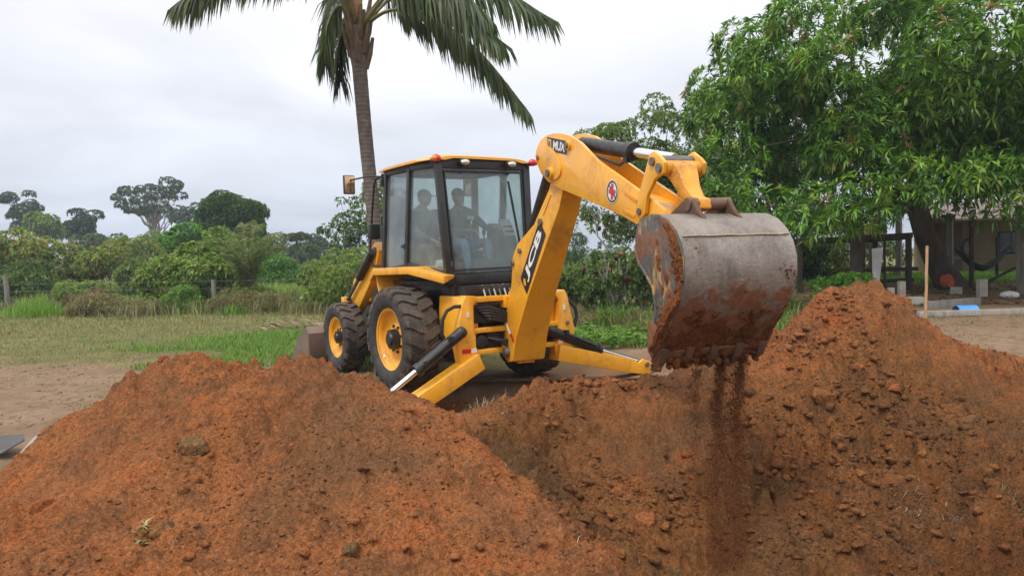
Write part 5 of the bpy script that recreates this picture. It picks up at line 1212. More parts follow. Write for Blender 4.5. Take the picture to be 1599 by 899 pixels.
# palms --------------------------------------------------------------------
def catmull(pts, n):
    pts = np.array(pts, float); p = np.concatenate([[2 * pts[0] - pts[1]], pts, [2 * pts[-1] - pts[-2]]]); out = []
    for t in np.linspace(0, len(pts) - 1 - 1e-6, n):
        i = int(t); f = t - i; a, b_, c, d = p[i:i + 4]
        out.append(.5 * (2 * b_ + (c - a) * f + (2 * a - 5 * b_ + 4 * c - d) * f * f + (3 * b_ - a - 3 * c + d) * f ** 3))
    return np.array(out)
def frond(root, base, pts, leaf_l, leaf_w, pal, n=90, droop=.9, r0=.045, name='frond', start=.16, ragged=0):
    C_ = catmull(pts, 40); base = np.array(base)
    mb = MB(); mb.tube([tuple(p - base) for p in C_[::2]], list(np.linspace(r0, .006, len(C_[::2]))), 6)
    fr = mb.build(name, M_STALK, root, 0, 60)
    t = np.repeat(np.linspace(start, .995, n), 2); sd = np.tile([1, -1], n)
    i = t * 39; i0 = np.minimum(i.astype(int), 38); f = (i - i0)[:, None]; p = C_[i0] * (1 - f) + C_[i0 + 1] * f
    tan = unit(C_[np.minimum(i0 + 1, 39)] - C_[i0]); side = unit(np.cross(tan, np.array([0, 0, 1.0])) + 1e-4)
    L = leaf_l * np.clip(np.sin(math.pi * np.clip(t * .86 + .12, 0, 1)) ** .6, .25, 1) * rng.uniform(.85, 1.1, len(t))
    if ragged: L = leaf_l * np.interp(t, [start, start + .12, .75, 1.0], [.55, .9, 1.0, .62]) * rng.uniform(.72, 1.12, len(t)); droop = droop * np.interp(t, [start, .8, 1.0], [1.05, .95, .55]) [:, None]
    D = unit(side * sd[:, None] * (1 - droop * .75) + tan * (.42 + .5 * sstep(.7, 1.0, t)[:, None] * ragged) + np.array([0, 0, -1.0]) * droop * rng.uniform(.7, 1.2, (len(t), 1)) + .10 * rng.standard_normal((len(t), 3)))
    n2 = len(t); W = leaf_w * rng.uniform(.8, 1.2, n2)
    wdir = unit(np.cross(D, side * sd[:, None]) + .3 * rng.standard_normal((n2, 3)))
    m1 = p + D * (L * .5)[:, None]; m2 = p + unit(D + np.array([0, 0, -.35])) * L[:, None]
    V = np.stack([p - wdir * W[:, None] * .3, p + wdir * W[:, None] * .3, m1 - wdir * W[:, None] * .5, m1 + wdir * W[:, None] * .5, m2], 1).reshape(-1, 3)
    b = (np.arange(n2) * 5)[:, None]; T = np.concatenate([b + np.array(q) for q in ([0, 1, 3], [0, 3, 2], [2, 3, 4])], 1).reshape(-1, 3)
    np_obj('leaflets', V - base, T, M_LEAF, fr, col=np.repeat(pick(pal, n2, .2), 5, 0), kind='stuff')
    return fr
M_STALK = pmat('frond_stalk', (.17, .165, .06), .6, 0, .25, 8)
G_PALM = [(.055, .085, .035, 3), (.08, .115, .045, 3), (.12, .155, .07, 1.5), (.17, .18, .08, .5)]
def palm_trunk_mat():
    m, nt, b = node_mat('palm_trunk'); tc = nt.nodes.new('ShaderNodeTexCoord').outputs['Object']
    w = N(nt, 'ShaderNodeTexWave', wave_type='BANDS', bands_direction='Z', Scale=3.6, Distortion=3.0, Detail=3); w.inputs['Detail Scale'].default_value = 2.5; nt.links.new(tc, w.inputs['Vector'])
    n1 = noise(nt, tc, 7, 7, .7); c = ramp(nt, n1, [(.3, (.075, .06, .05)), (.55, (.145, .122, .102)), (.75, (.22, .19, .165))])
    c = mixc(nt, ramp(nt, w.outputs['Fac'], [(.1, .28), (.35, 0)]), c, (.07, .058, .05)); nt.links.new(c, b.inputs['Base Color'])
    b.inputs['Roughness'].default_value = .95; bump(nt, b, mixc(nt, .7, w.outputs['Fac'], n1), .6, .03); return m
PB = (-2.78, 16, 0)
palm = empty('coconut_palm', PB, (0, 0, 0), 'tall coconut palm with ringed grey trunk rising behind the cab', 'palm')
tp = catmull([(-2.78, 16, -.1), (-2.80, 16, 1.2), (-2.84, 16, 2.6), (-2.95, 16, 4.2), (-3.02, 16, 5.4), (-3.05, 16, 6.2), (-3.06, 16, 6.6)], 60)
tr = np.interp(np.linspace(0, 1, 60), [0, .1, .4, .7, .88, 1], [.22, .150, .138, .150, .185, .14]) * (1 + .02 * (np.arange(60) % 2))
mb = MB(); mb.tube([tuple(p - np.array(PB)) for p in tp], list(tr), 18); mb.build('trunk', palm_trunk_mat(), palm, 0, 60)
M_FIBRE = pmat('palm_fibre', (.13, .09, .05), .9, 0, .35, 9, .4, 40)
for k in range(16):                                            # fibrous leaf bases round the head
    mb = MB()
    a = k * 2.4; z = 5.6 + .06 * k; c, s_ = math.cos(a), math.sin(a)
    mb.tube([(-3.04 + .13 * c + 2.78, .13 * s_, z), (-3.04 + .23 * c + 2.78, .23 * s_, z + .28), (-3.04 + .30 * c + 2.78, .30 * s_, z + .62)], [.07, .055, .035], 7); mb.build('leaf_base', M_FIBRE, palm, 0, 60)
H_ = (-3.05, 16.0, 6.35)
for pts, ll, dr in (
  ([H_, (-3.6, 15.7, 7.25), (-4.9, 15.3, 7.42), (-5.7, 15.0, 7.1), (-6.25, 14.9, 6.65)], .62, .95),
  ([H_, (-3.35, 16.3, 6.75), (-3.58, 16.7, 6.25), (-3.62, 16.9, 5.55)], .62, 1.0),
  ([H_, (-2.35, 15.8, 6.70), (-1.5, 15.6, 6.50), (-.55, 15.4, 5.75), (.36, 15.2, 4.55)], .66, .95),
  ([H_, (-2.0, 16.3, 7.35), (-.4, 16.5, 7.45), (.95, 16.7, 6.75)], .66, .95),
  ([H_, (-2.2, 15.4, 7.05), (-1.2, 14.9, 7.0), (-.35, 14.6, 6.2)], .68, .95),
  ([H_, (-2.15, 15.3, 6.95), (-1.2, 14.8, 6.75), (-.2, 14.5, 5.7)], .66, .95),
  ([H_, (-3.3, 15.6, 6.75), (-3.5, 15.3, 6.3), (-3.55, 15.2, 5.6)], .6, 1.0),
  ([H_, (-2.5, 16.9, 7.4), (-1.3, 17.8, 7.6), (.0, 18.6, 6.7)], .66, .9),
  ([H_, (-3.2, 15.2, 7.4), (-3.5, 14.0, 7.9), (-3.9, 12.9, 7.6)], .66, .8),
  ([H_, (-3.4, 16.9, 7.5), (-4.0, 18.2, 7.9), (-4.6, 19.5, 7.0)], .66, .8),
  ([H_, (-3.3, 15.9, 7.9), (-3.8, 15.8, 9.2), (-5.2, 15.6, 10.0)], .62, .6),
  ([H_, (-2.9, 16.0, 8.0), (-2.5, 16.0, 9.5), (-1.2, 15.9, 10.4)], .62, .6),
  ([H_, (-2.9, 16.5, 7.8), (-2.4, 17.4, 9.0), (-1.6, 18.4, 9.3)], .62, .6),
  ([H_, (-3.5, 15.4, 7.6), (-4.6, 14.6, 8.4), (-6.0, 13.8, 8.0)], .62, .75),
): frond(palm, PB, pts, ll * 1.55, .050, G_PALM, 118, dr, start=.30, ragged=1)
b = MB(); b.tube([(.10 - .35, -.1, 6.5), (.13 - .35, -.24, 6.85), (.08 - .35, -.30, 7.25)], [.05, .10, .02], 8); b.build('flower_spathe', pmat('spathe', (.34, .20, .11), .8), palm)
def small_palm(label, base, n, L, H, pal, ll, w=.04, up=1.2, feather=0):
    r = empty('young_palm', base, (0, 0, 0), label, 'palm', 'young palms in the field'); base = np.array(base, float)
    mb = MB(); mb.tube([(0, 0, -.1), (0, 0, H * .5), (.02, 0, H)], [.14, .11, .09], 8); mb.build('trunk', M_BARK, r, 0, 60)
    h = base + np.array([0, 0, H])
    for k in range(n):
        a = 2.4 * k + rng.uniform(-.3, .3); u = up * rng.uniform(.6, 1.15); c = np.array([math.cos(a), math.sin(a), 0])
        pts = [h, h + c * L * .25 + np.array([0, 0, L * .42 * u]), h + c * L * .62 + np.array([0, 0, L * .55 * u]), h + c * L + np.array([0, 0, L * .28 * u - .2])]
        if feather: pts = [h, h + c * L * .10 + np.array([0, 0, L * .45 * u]), h + c * L * .30 + np.array([0, 0, L * .85 * u]), h + c * L * .62 + np.array([0, 0, L * .95 * u])]
        frond(r, base, pts, ll, w, pal, 52, .22 if feather else .30, .02)
small_palm('young pale green palm beside the third fence post', (-9.35, 27.2, 0), 20, 2.2, .55, [(.17, .21, .075, 3), (.12, .165, .055, 3), (.23, .24, .10, 1)], .42, .035, 1.15, 1)
small_palm('distant small palm right of the dense dark tree', (-19.5, 70, 0), 11, 1.7, 3.4, G_PALM, .7, .08, 1.0)
small_palm('tiny far palm next to the gap of sky', (-15.6, 60, 0), 10, 1.0, 2.3, [(.12, .18, .06, 2), (.09, .13, .05, 2)], .5, .07, 1.3)

# castor plants with dark seed heads -----------------------------------------
CG = [(.13, .20, .05, 3), (.18, .25, .07, 2), (.09, .14, .04, 2), (.16, .06, .035, .3)]
M_SEED = pmat('seed_head', (.055, .012, .016), .85, 0, .4, 30, .6, 80)
M_RUST = pmat('rusty_leaf', (.32, .10, .03), .85, 0, .3, 20)
for (x, y, h, lb) in ((2.35, 17.6, 2.35, 'castor plant with maroon seed heads under the digging arm'), (3.05, 17.9, 2.2, 'castor plant with rusty seed heads right beside the bucket'), (2.0, 18.4, 1.7, 'shorter castor plant near the boom')):
    g = float(ground_z(np.array([x]), np.array([y]))[0]); r = empty('castor_plant', (x, y, g), (0, 0, 0), lb, 'plant', 'castor plants'); base = np.array([x, y, g])
    mb = MB(); tips = []
    for k in range(7):
        a = rng.uniform(0, 6.28); t = np.array([.42 * math.cos(a), .3 * math.sin(a), h * rng.uniform(.6, 1.0)]) * rng.uniform(.7, 1.15); tips.append(t); limb((0, 0, 0), t, .045, .014, .05, 6, mb)
    mb.build('stems', M_BARKP, r, 0, 60)
    P, A = clump_shell(np.concatenate([np.array(tips) * .95, np.array(tips) * .65, np.array(tips)[:4] * .4]), np.full(18, .24), 17, .9)
    V, T, C = rosettes(P, A, 4, .13, .07, 1.2, .3, CG); np_obj('leaves', V, T, M_LEAF, r, col=C)
    for k in range(6):
        t = tips[k % len(tips)] * rng.uniform(.75, 1.12) + rng.normal(0, .1, 3); b = MB()
        V, F = lumps(np.array([t]), np.array([rng.uniform(.05, .075)]), ICO2, 1.1); o = np_obj('seed_head', V, F, M_SEED if k < 4 else M_RUST, r)

# grass ------------------------------------------------------------------------
def blades(x, y, h, w, pal, lean=.5, seg_bend=.5):
    n = len(x); z = surf(x, y); P = np.stack([x, y, z - .01], -1); a = rng.uniform(0, 6.283, n); h = np.broadcast_to(h, n) * rng.uniform(.55, 1.25, n)
    d = np.stack([np.cos(a), np.sin(a), np.zeros(n)], -1); s = np.stack([-np.sin(a + rng.normal(0, .6, n)), np.cos(a), np.zeros(n)], -1); l = lean * rng.uniform(.2, 1.3, n)
    m = P + (d * (l * .35)[:, None] + np.array([0, 0, 1.0])) * (h * .55)[:, None]
    t = P + (d * (l * (.35 + seg_bend * .9))[:, None] + np.array([0, 0, 1.0]) * (1 - .25 * l)[:, None]) * h[:, None]
    W = (w * rng.uniform(.7, 1.3, n))[:, None] / 2
    V = np.stack([P - s * W, P + s * W, m - s * W * .8, m + s * W * .8, t], 1).reshape(-1, 3)
    b = (np.arange(n) * 5)[:, None]; T = np.concatenate([b + np.array(q) for q in ([0, 1, 3], [0, 3, 2], [2, 3, 4])], 1).reshape(-1, 3)
    return V, T, np.repeat(pick(pal, n, .2), 5, 0)
def scatter(n, x0, x1, y0, y1, fn):
    x = rng.uniform(x0, x1, n); y = y0 + (y1 - y0) * rng.random(n) ** 1.0; k = rng.random(n) < fn(x, y); return x[k], y[k]
inframe = lambda x, y: (np.abs(x) < .72 * y + 1.5)
gp = []
x, y = scatter(80000, -24, 1, 12.4, 34, lambda x, y: ground_kind(x, y) * inframe(x, y) * .9); gmask = fbm(x * .25, y * .45, 3, 58) + .3 * fbm(x * 1.5, y * 1.5, 2, 59) > -.15
for mk, pl in ((gmask, G_LAWN + G_STRAW[:2]), (~gmask, G_STRAW + G_STRAW[:2] + [(.14, .17, .05, 1)])): gp.append(blades(x[mk], y[mk], .06 + .07 * sstep(15, 24, y[mk]), .0125, pl, 1.0))
gp.append(blades(*scatter(9000, -12, -1.0, 8.0, 14, lambda x, y: sstep(.15, .45, fbm(x * .8, y * .8, 3, 53)) * .7), .06, .010, G_LAWN, 1.0))
np_obj('field_grass', *(lambda m: (m[0], m[1]))(merge(gp)), M_DRY, col=merge(gp)[2], kind='stuff', label='dry straw-coloured field grass left of the machine')
x, y = scatter(26000, -8.5, -1.4, 12.2, 20, lambda x, y: sstep(0, .4, fbm(x * .5, y * .5, 3, 57) + .55 - .10 * np.abs(x + 4.3) - .16 * np.abs(y - 15.2)))
m = blades(x, y, .14, .016, G_WEED, .9); np_obj('green_grass', m[0], m[1], M_LEAF, col=m[2], kind='stuff', label='patch of fresh green grass behind the front bucket')
# tall rough strip along the fence
mm = []
x, y = scatter(30000, -24, -1, 23.5, 31, lambda x, y: inframe(x, y) * sstep(-.5, .2, fbm(x * .35, y * .5, 3, 63))); mm.append(blades(x, y, np.clip(.36 + .75 * fbm(x * .35, y * .5, 3, 64), .10, 1.0), .018, G_BRN + G_OLIVE + G_STRAW, .9))
x, y = scatter(22000, -24, 0, 25, 44, lambda x, y: inframe(x, y) * sstep(-.1, .3, fbm(x * .2, y * .3, 3, 66))); mm.append(blades(x, y, np.clip(.5 + .8 * fbm(x * .3, y * .3, 3, 67), .12, 1.2), .026, G_WEED + G_MIX, .7))
mm = merge(mm); np_obj('rough_weeds', mm[0], mm[1], M_DRY, col=mm[2], kind='stuff', label='tall rough weeds along the wire fence')
x, y = scatter(16000, -14, -7, 36, 62, lambda x, y: .9); m = blades(x, y, .55, .05, [(.22, .30, .04, 3), (.17, .26, .035, 2)], .6); np_obj('meadow_grass', m[0], m[1], M_LEAF, col=m[2], kind='stuff', label='bright yellow-green meadow beyond the fence')
def tuft(label, x, y, n, r, h, w, pal, name='grass_tuft', lean=.8, cat='grass', mat=None, group=None):
    a = rng.uniform(0, 6.28, n); q = r * np.sqrt(rng.random(n)); px, py = x + q * np.cos(a), y + q * np.sin(a)
    V, T, C = blades(px, py, h * (1.1 - .75 * (q / r) ** 2), w, pal, lean); z = float(surf(np.array([x]), np.array([y]))[0]); o = np_obj(name, V - np.array([x, y, z]), T, mat or M_LEAF, col=C, label=label, cat=cat, group=group); o.location = (x, y, z); return o
tuft('bright green grass clump at the foot of the leftmost fence post', -16.2, 26.0, 420, 1.0, .85, .03, [(.16, .30, .04, 3), (.22, .36, .06, 2)])
tuft('small green sprout lying on the bare ground behind the soil heap', -9.0, 24.6, 60, .5, .5, .05, G_WEED)
tuft('spiky green grass clump in front of the castor plants', 2.1, 16.4, 420, .42, .62, .032, G_WEED)
tuft('second grass clump nearer the bucket, low and broad', 3.1, 16.0, 360, .55, .40, .034, G_WEED)
mm = []
x, y = scatter(24000, .4, 6.2, 12.6, 22, lambda x, y: sstep(13.2, 14.6, y + .7 * fbm(x * .8, y * .8, 2, 68)) * (x < 1.2 + .33 * y)); mm.append(blades(x, y, .16 + .10 * fbm(x * .9, y * .9, 2, 69), .026, G_WEED + G_LAWN, 1.1))
x, y = scatter(9000, .4, 6.0, 14.6, 21, lambda x, y: sstep(0, .3, fbm(x * .7, y * .7, 2, 73))); mm.append(blades(x, y, .5, .02, G_BRN + G_STRAW, .8))
mm = merge(mm); np_obj('roadside_weeds', mm[0], mm[1], M_LEAF, col=mm[2], kind='stuff', label='green weeds and dry stalks between boom and bucket')
P = np.stack(scatter(5200, .6, 5.5, 13.2, 19, lambda x, y: sstep(-.1, .3, fbm(x * .8, y * .8, 2, 76))), -1); P = np.column_stack([P, surf(P[:, 0], P[:, 1]) + rng.uniform(.03, .22, len(P))])
V, T, C = rosettes(P, np.tile([0, 0, 1.0], (len(P), 1)), 5, .10, .055, 1.2, .2, G_WEED); np_obj('ground_cover', V, T, M_LEAF, col=C, kind='stuff', label='broad-leaved creeping weeds below the digging arm')
mm = []
x, y = scatter(24000, 5.2, 16, 11, 17.5, lambda x, y: sstep(-.25, .35, fbm(x * .9, y * .9, 3, 78)) * inframe(x, y) * .8); mm.append(blades(x, y, .045, .012, G_STRAW + G_BRN + G_LAWN, 1.2))
x, y = scatter(18000, 6, 22, 19.5, 27, lambda x, y: inframe(x, y)); mm.append(blades(x, y, .16, .03, [(.13, .26, .04, 3), (.18, .30, .05, 2)], .8))
mm = merge(mm); np_obj('yard_grass', mm[0], mm[1], M_LEAF, col=mm[2], kind='stuff', label='thin yard grass around the mango tree')
# dead leaves under the mango
P = np.stack(scatter(3000, 6.5, 14, 15.2, 20, lambda x, y: .9), -1); P = np.column_stack([P, surf(P[:, 0], P[:, 1]) + .012])
V, T = leaf_tris(P, np.column_stack([rng.normal(0, 1, (len(P), 2)), rng.normal(0, .08, len(P))]), .16, .05, .02); np_obj('fallen_leaves', V, T, M_DRY, col=np.repeat(pick([(.20, .085, .04, 2), (.28, .15, .08, 2), (.12, .065, .035, 1)], len(P)), 4, 0), kind='stuff', label='brown fallen leaves under the mango tree')
# small things growing or lying in the dug soil
tuft('limp pale weed half buried in the front of the near soil heap', -2.10, 4.25, 26, .05, .075, .020, [(.36, .34, .17, 2), (.28, .25, .12, 1)], 'pulled_weed', 1.8, 'weed', M_DRY)
for (x, y, lb) in ((3.28, 6.38, 'frayed root strip sticking out of the pit edge, left piece'), (3.62, 6.3, 'frayed dry root strip in the middle of the pit edge'), (4.12, 6.32, 'tangle of dry roots at the right frame edge of the pit')):
    tuft(lb, x, y, 60, .13, .10, .007, [(.36, .29, .20, 2), (.24, .18, .12, 2), (.14, .13, .06, 1)], 'dry_roots', 2.2, 'roots', M_DRY, 'roots along the pit edge')
tuft('heap of dry straw and twigs beside the left stabiliser', -.30, 8.1, 150, .30, .12, .007, [(.30, .24, .15, 2), (.20, .16, .09, 2), (.13, .12, .05, 1)], 'straw_heap', 2.0, 'straw', M_DRY)
mm = merge([blades(*scatter(500, -4, 6, 3.6, 9, lambda x, y: .8), .05, .004, [(.42, .33, .22, 1), (.25, .19, .12, 1)], 2.6)]); np_obj('straw_bits', mm[0], mm[1], M_DRY, col=mm[2], kind='stuff', label='stray straw bits scattered over the soil')
for k in range(34):                                            # loose lumps that rolled down the right-hand slope
    while True:
        x, y = rng.uniform(1.2, 5.6), rng.uniform(6.4, 8.7)
        if fbm(np.array([x * 1.2]), np.array([y * 1.2]), 2, 88)[0] > -.05: break
    PENDING_LUMPS.append((x, y, .03 + .065 * rng.random() ** 2))
# dead palm frond on the grass
r = empty('dead_frond', (-5.7, 19.3, .02), (0, 0, .3), 'dead brown palm frond lying on the grass behind the front bucket', 'palm frond')
mb = MB(); mb.tube([(-.75, 0, .03), (-.2, .02, .16), (.4, 0, .20), (.9, -.05, .05)], [.02, .02, .015, .008], 6); mb.build('stalk', M_STALK, r)
t = rng.random(120); p = np.stack([-.7 + 1.5 * t, rng.normal(0, .02, 120), .05 + .15 * np.sin(math.pi * t)], -1); V, T = leaf_tris(p, np.stack([.6 + 0 * t, rng.choice([-1, 1], 120) * rng.uniform(.3, 1, 120), rng.normal(-.1, .12, 120)], -1), .55, .03, .12)
np_obj('leaflets', V, T, M_DRY, r, col=np.repeat(pick([(.36, .28, .17, 2), (.27, .20, .11, 1)], 120), 4, 0), kind='stuff')
# ------------------------------------------------------------------ fence, yard, small things
M_POST = bark_mat('weathered_post', (.13, .12, .105), (.29, .27, .24))
M_PDRK = bark_mat('dark_timber', (.028, .022, .018), (.075, .058, .045))
M_PLANK = bark_mat('grey_plank', (.22, .20, .175), (.42, .39, .34))
M_CONC = pmat('concrete', (.40, .38, .33), .9, 0, .18, 7, .3, 50, dirt=(.2, .15, .1), dirt_amt=.3)
M_WALL = pmat('beige_wall', (.27, .21, .135), .9, 0, .12, 3, .2, 40, dirt=(.25, .17, .1), dirt_amt=.3, dscale=1.5)
gz = lambda x, y: float(surf(np.array([x]), np.array([y]))[0])
def post(name, label, x, y, h, r, lean=(0, 0), mat=None, group=None, sq=False, cat='post'):
    z = gz(x, y); o = MB(); n = 6
    pts = [(lean[0] * i / n, lean[1] * i / n, -.15 + (h + .15) * i / n) for i in range(n + 1)]
    o.tube([(p[0] + (rng.normal(0, r * .10) if not sq else 0), p[1], p[2]) for p in pts], [r * (1.05 - .15 * i / n) if not sq else r for i in range(n + 1)], 4 if sq else 9)
    ob = o.build(name, mat or M_POST, None, 0, 40, label=label, cat=cat, group=group); ob.location = (x, y, z); return ob
FG = 'field fence posts'
post('fence_post', 'weathered fence post at the far left with bright grass at its foot', -18.1, 27.6, 1.42, .085, (-.08, 0), None, FG)
post('fence_post', 'weathered fence post second from the left, leaning slightly', -17.0, 32.4, 1.20, .10, (-.08, 0), None, FG)
post('fence_post', 'dark fence post below the pale broad-leaved shrub, third from the left', -10.3, 26.6, 1.12, .085, (-.02, 0), None, FG)
post('fence_post', 'thin fence post right of the young palm, nearest the machine', -9.3, 36.5, 1.2, .09, (-.03, 0), None, FG)
for z in (.45, .85, 1.1):
    b = MB(); pts = [(-30, 26, z), (-18.1, 27.6, z), (-17.0, 32.4, z), (-10.3, 26.6, z)]; b.tube([(-30, 26.4, z), (-18.13, 27.55, z)], .004, 4); b.tube([(-18.13, 27.55, z), (-10.3, 26.55, z - .03)], .004, 4); b.tube([(-10.3, 26.55, z - .03), (-1, 25.5, z - .03)], .004, 4)
    b.build('fence_wire', M_STEEL, None, label=('bottom', 'middle', 'top')[(.45, .85, 1.1).index(z)] + ' strand of thin wire on the field fence', cat='wire', group='field fence wires')
YG = 'posts of the yard shed'
post('shed_post', 'tall grey square post at the right frame edge', 11.28, 17.0, 1.95, .10, (-.05, 0), M_POST, YG, True)
post('shed_post', 'grey post just right of the leaning mango trunk', 12.0, 21.0, 1.85, .10, (-.03, 0), M_POST, YG, True)
post('shed_post', 'thin dark post behind the squat concrete block, right of the trunk', 10.9, 18.2, 1.7, .055, (-.02, 0), M_PDRK, YG)
post('shed_post', 'thick dark trunk-like post left in front of the timber pen', 7.62, 17.0, 2.2, .16, (.02, 0), M_PDRK, YG)
post('shed_post', 'reddish brown post seen through the timber pen', 11.3, 24.0, 2.3, .13, (0, 0), M_BARK, YG)
post('shed_post', 'pale grey post seen through the right half of the pen', 12.2, 24.2, 2.3, .11, (0, 0), M_POST, YG, True)
post('shed_post', 'slim far post under the right side of the mango crown', 13.9, 22.0, 1.2, .045, (0, 0), M_PDRK, YG)
post('shed_post', 'grey post in the dark under the left side of the mango', 5.95, 17.8, 1.5, .06, (0, 0), M_POST, YG)
post('thin_stick', 'pale bare stick standing upright beside the soil heap', 7.27, 13.5, 1.30, .026, (.03, 0), pmat('raw_wood', (.46, .29, .15), .8, 0, .2, 10), None, False, 'stick')
# timber pen: posts and rails
pen = empty('timber_pen', (8.4, 18.0, gz(8.4, 18)), (0, 0, 0), 'dark open timber pen with rails under the mango tree', 'pen')
for (x, y) in ((9.30, 18.0), (6.9, 18.4), (9.55, 20.2), (7.2, 20.6)):
    b = MB(); b.box((x - 8.4, y - 18.0, .58), (.11, .10, 1.45)); b.build('pen_post', M_PDRK, pen, .008)
for (a, c) in (((6.85, 18.35, 1.22), (9.36, 17.93, 1.30)), ((7.9, 18.20, .50), (9.5, 17.95, .52)), ((7.9, 18.20, .22), (9.4, 17.95, .26)), ((9.30, 18.05, 1.27), (9.56, 20.2, 1.25)), ((7.2, 20.6, 1.22), (9.55, 20.2, 1.25)), ((9.30, 18.05, .5), (9.56, 20.2, .5))):
    b = MB(); b.beam((a[0] - 8.4, a[1] - 18, a[2]), (c[0] - 8.4, c[1] - 18, c[2]), .06, .13 if a[2] > 1 else .09); b.build('rail', M_PDRK, pen, .006)
b = MB(); b.tube([(.35, .0, -.1), (.33, 0, 1.25)], .03, 8); b.build('stake', M_PDRK, pen)
b = MB(); b.hexa([(-.10, -.01, -.42), (.03, -.01, -.42), (.03, .01, -.42), (-.10, .01, -.42)], [(-.12, -.01, .45), (.13, -.01, .47), (.13, .01, .47), (-.12, .01, .45)]); o = b.build('white_board', pmat('pale_board', (.55, .56, .58), .7, 0, .1, 5), None, .003, label='pale tapering board leaning on the thick dark post', cat='board'); o.location = (8.02, 16.85, gz(8.02, 16.85) + .62)
# wall of the house behind
house = empty('yard_house', (19.2, 27.5, gz(19.2, 27.5)), (0, 0, 0), 'low beige house wall seen under the mango branches', 'house')
b = MB(); b.box((.5, 0, .95), (10.5, .18, 2.1)); b.build('wall', M_WALL, house, .01)
b = MB(); b.box((-1.6, -.12, .55), (5.0, .08, .10)); b.build('wall_ledge', M_WALL, house, .01)
b = MB(); b.hexa([(-5.2, -2.6, 1.80), (6.2, -2.6, 1.80), (6.2, 3.5, 2.7), (-5.2, 3.5, 2.7)], [(-5.2, -2.6, 1.86), (6.2, -2.6, 1.86), (6.2, 3.5, 2.76), (-5.2, 3.5, 2.76)]); b.build('roof', pmat('sheet_roof', (.16, .12, .10), .8, .1, .3, 4, dirt=(.10, .06, .04), dirt_amt=.5), house)  # front eave drawn out deep to keep the wall below it shaded
for x in (-1.4, 2.6):
    b = MB(); b.box((x, -.10, 1.05), (.9, .04, .8)); w = b.build('window', M_PDRK, house, .01)
    for s in (-1, 1): b = MB(); b.box((x + s * .21, -.125, 1.05), (.38, .02, .70)); b.build('pane', glass_mat('dim_glass', (.12, .14, .15)), w)
b = MB(); b.box((-3.6, -.10, .85), (.95, .05, 1.9)); d_ = b.build('door', pmat('door_brown', (.14, .07, .04), .7), house, .01); b = MB(); b.ball((-3.25, -.15, .85), .03, 10, 6); b.build('handle', M_STEEL, d_)
# hammock between two posts
V, F, n = [], [], 18
for i in range(n + 1):
    t = i / n; x = 12.35 + 1.75 * t; sag = math.sin(math.pi * t); zc = 1.72 - .78 * sag; w = .05 + .42 * sag
    for j in range(7):
        u = j / 6 - .5; V.append((x, 21.6 + u * w, zc + .9 * u * u * w + .10 * abs(u) * sag))
for i in range(n):
    for j in range(6): a = i * 7 + j; F.append((a, a + 1, a + 8, a + 7))
b = MB(); b.add(V, F); o = b.build('hammock', pmat('dark_green_cloth', (.025, .055, .045), .9, 0, .3, 6), None, 0, 60, label='dark green hammock slung between the shed posts', cat='hammock'); sm = o.modifiers.new('thick', 'SOLIDIFY'); sm.thickness = .012
b = MB(); 
for i in range(25):
    a = 2 * math.pi * i / 24
b.lathe([(-.09, .26), (-.10, .34), (0, .37), (.10, .34), (.09, .26)], (0, 0, 0), 'y', 30, True); o = b.build('old_tyre', M_SIDE, None, 0, 50, label='old tyre hanging in the shade right of the mango trunk', cat='tyre'); o.location = (12.45, 21.0, 1.62); o.scale = (.45, .6, .75)
b = MB(); b.tube([(0, 0, 0), (.9, .3, .35), (1.5, .5, .55)], .035, 8); o = b.build('leaning_pole', M_PDRK, None, label='dark pole leaning against the post at the right edge', cat='pole'); o.location = (10.35, 17.2, gz(10.35, 17.2) + .10)
# blocks and posts low on the ground
def block(name, label, x, y, d, rz=0, mat=None, cat='block', group=None, bev=.012):
    b = MB(); b.box((0, 0, d[2] / 2 - .02), d); o = b.build(name, mat or M_CONC, None, bev, label=label, cat=cat, group=group); o.location = (x, y, gz(x, y)); o.rotation_euler = (0, 0, rz); return o
block('concrete_stub', 'short grey concrete stub standing right behind the soil heap top', 7.80, 15.8, (.11, .11, .36))
block('concrete_stub', 'tall grey concrete stub behind the pale block by the pen', 8.32, 16.4, (.13, .13, .42))
block('concrete_block', 'pale concrete block lying in front of the pen post', 8.22, 15.7, (.34, .15, .17), .05, pmat('pale_concrete', (.50, .50, .42), .9, 0, .15, 8))
block('concrete_stub', 'squat concrete block post right of the mango trunk', 10.1, 16.5, (.17, .15, .42))
block('concrete_stub', 'small concrete lump at the foot of the mango trunk', 9.95, 17.2, (.20, .16, .18), .4)
b = MB(); b.ball((0, 0, .06), (.20, .14, .09), 14, 8); o = b.build('plastic_bag', pmat('clear_plastic', (.55, .58, .58), .3, 0, .2, 14, .6, 14), None, 0, 60, label='crumpled clear plastic lying near the right edge post', cat='plastic'); o.location = (10.5, 16.2, gz(10.5, 16.2))
# planks and the blue plastic piece
def plank(label, a, c, w, h, mat=M_PLANK):
    b = MB(); a, c = Vector(a), Vector(c); m_ = (a + c) / 2; b.beam(a - m_, c - m_, w, h); o = b.build('plank', mat, None, .008, label=label, cat='plank', group='planks on the ground'); o.location = m_; return o
plank('long grey plank lying on the ground in front of the blue plastic', (7.35, 13.9, gz(7.35, 13.9) + .055), (9.9, 13.9, gz(9.9, 13.9) + .055), .16, .10)
plank('brownish plank lying on edge behind the blue plastic', (8.0, 14.9, gz(8.0, 14.9) + .07), (9.3, 15.25, gz(9.3, 15.25) + .09), .05, .16, M_POST)
n = 16; V, F = [], []
for i, x in enumerate((-.19, .19)):
    for k in range(n + 1):
        a = math.pi * k / n; r = .13; V += [(x, -r * math.cos(a), r * math.sin(a)), (x, -(r - .008) * math.cos(a), (r - .008) * math.sin(a))]
m_ = 2 * (n + 1)
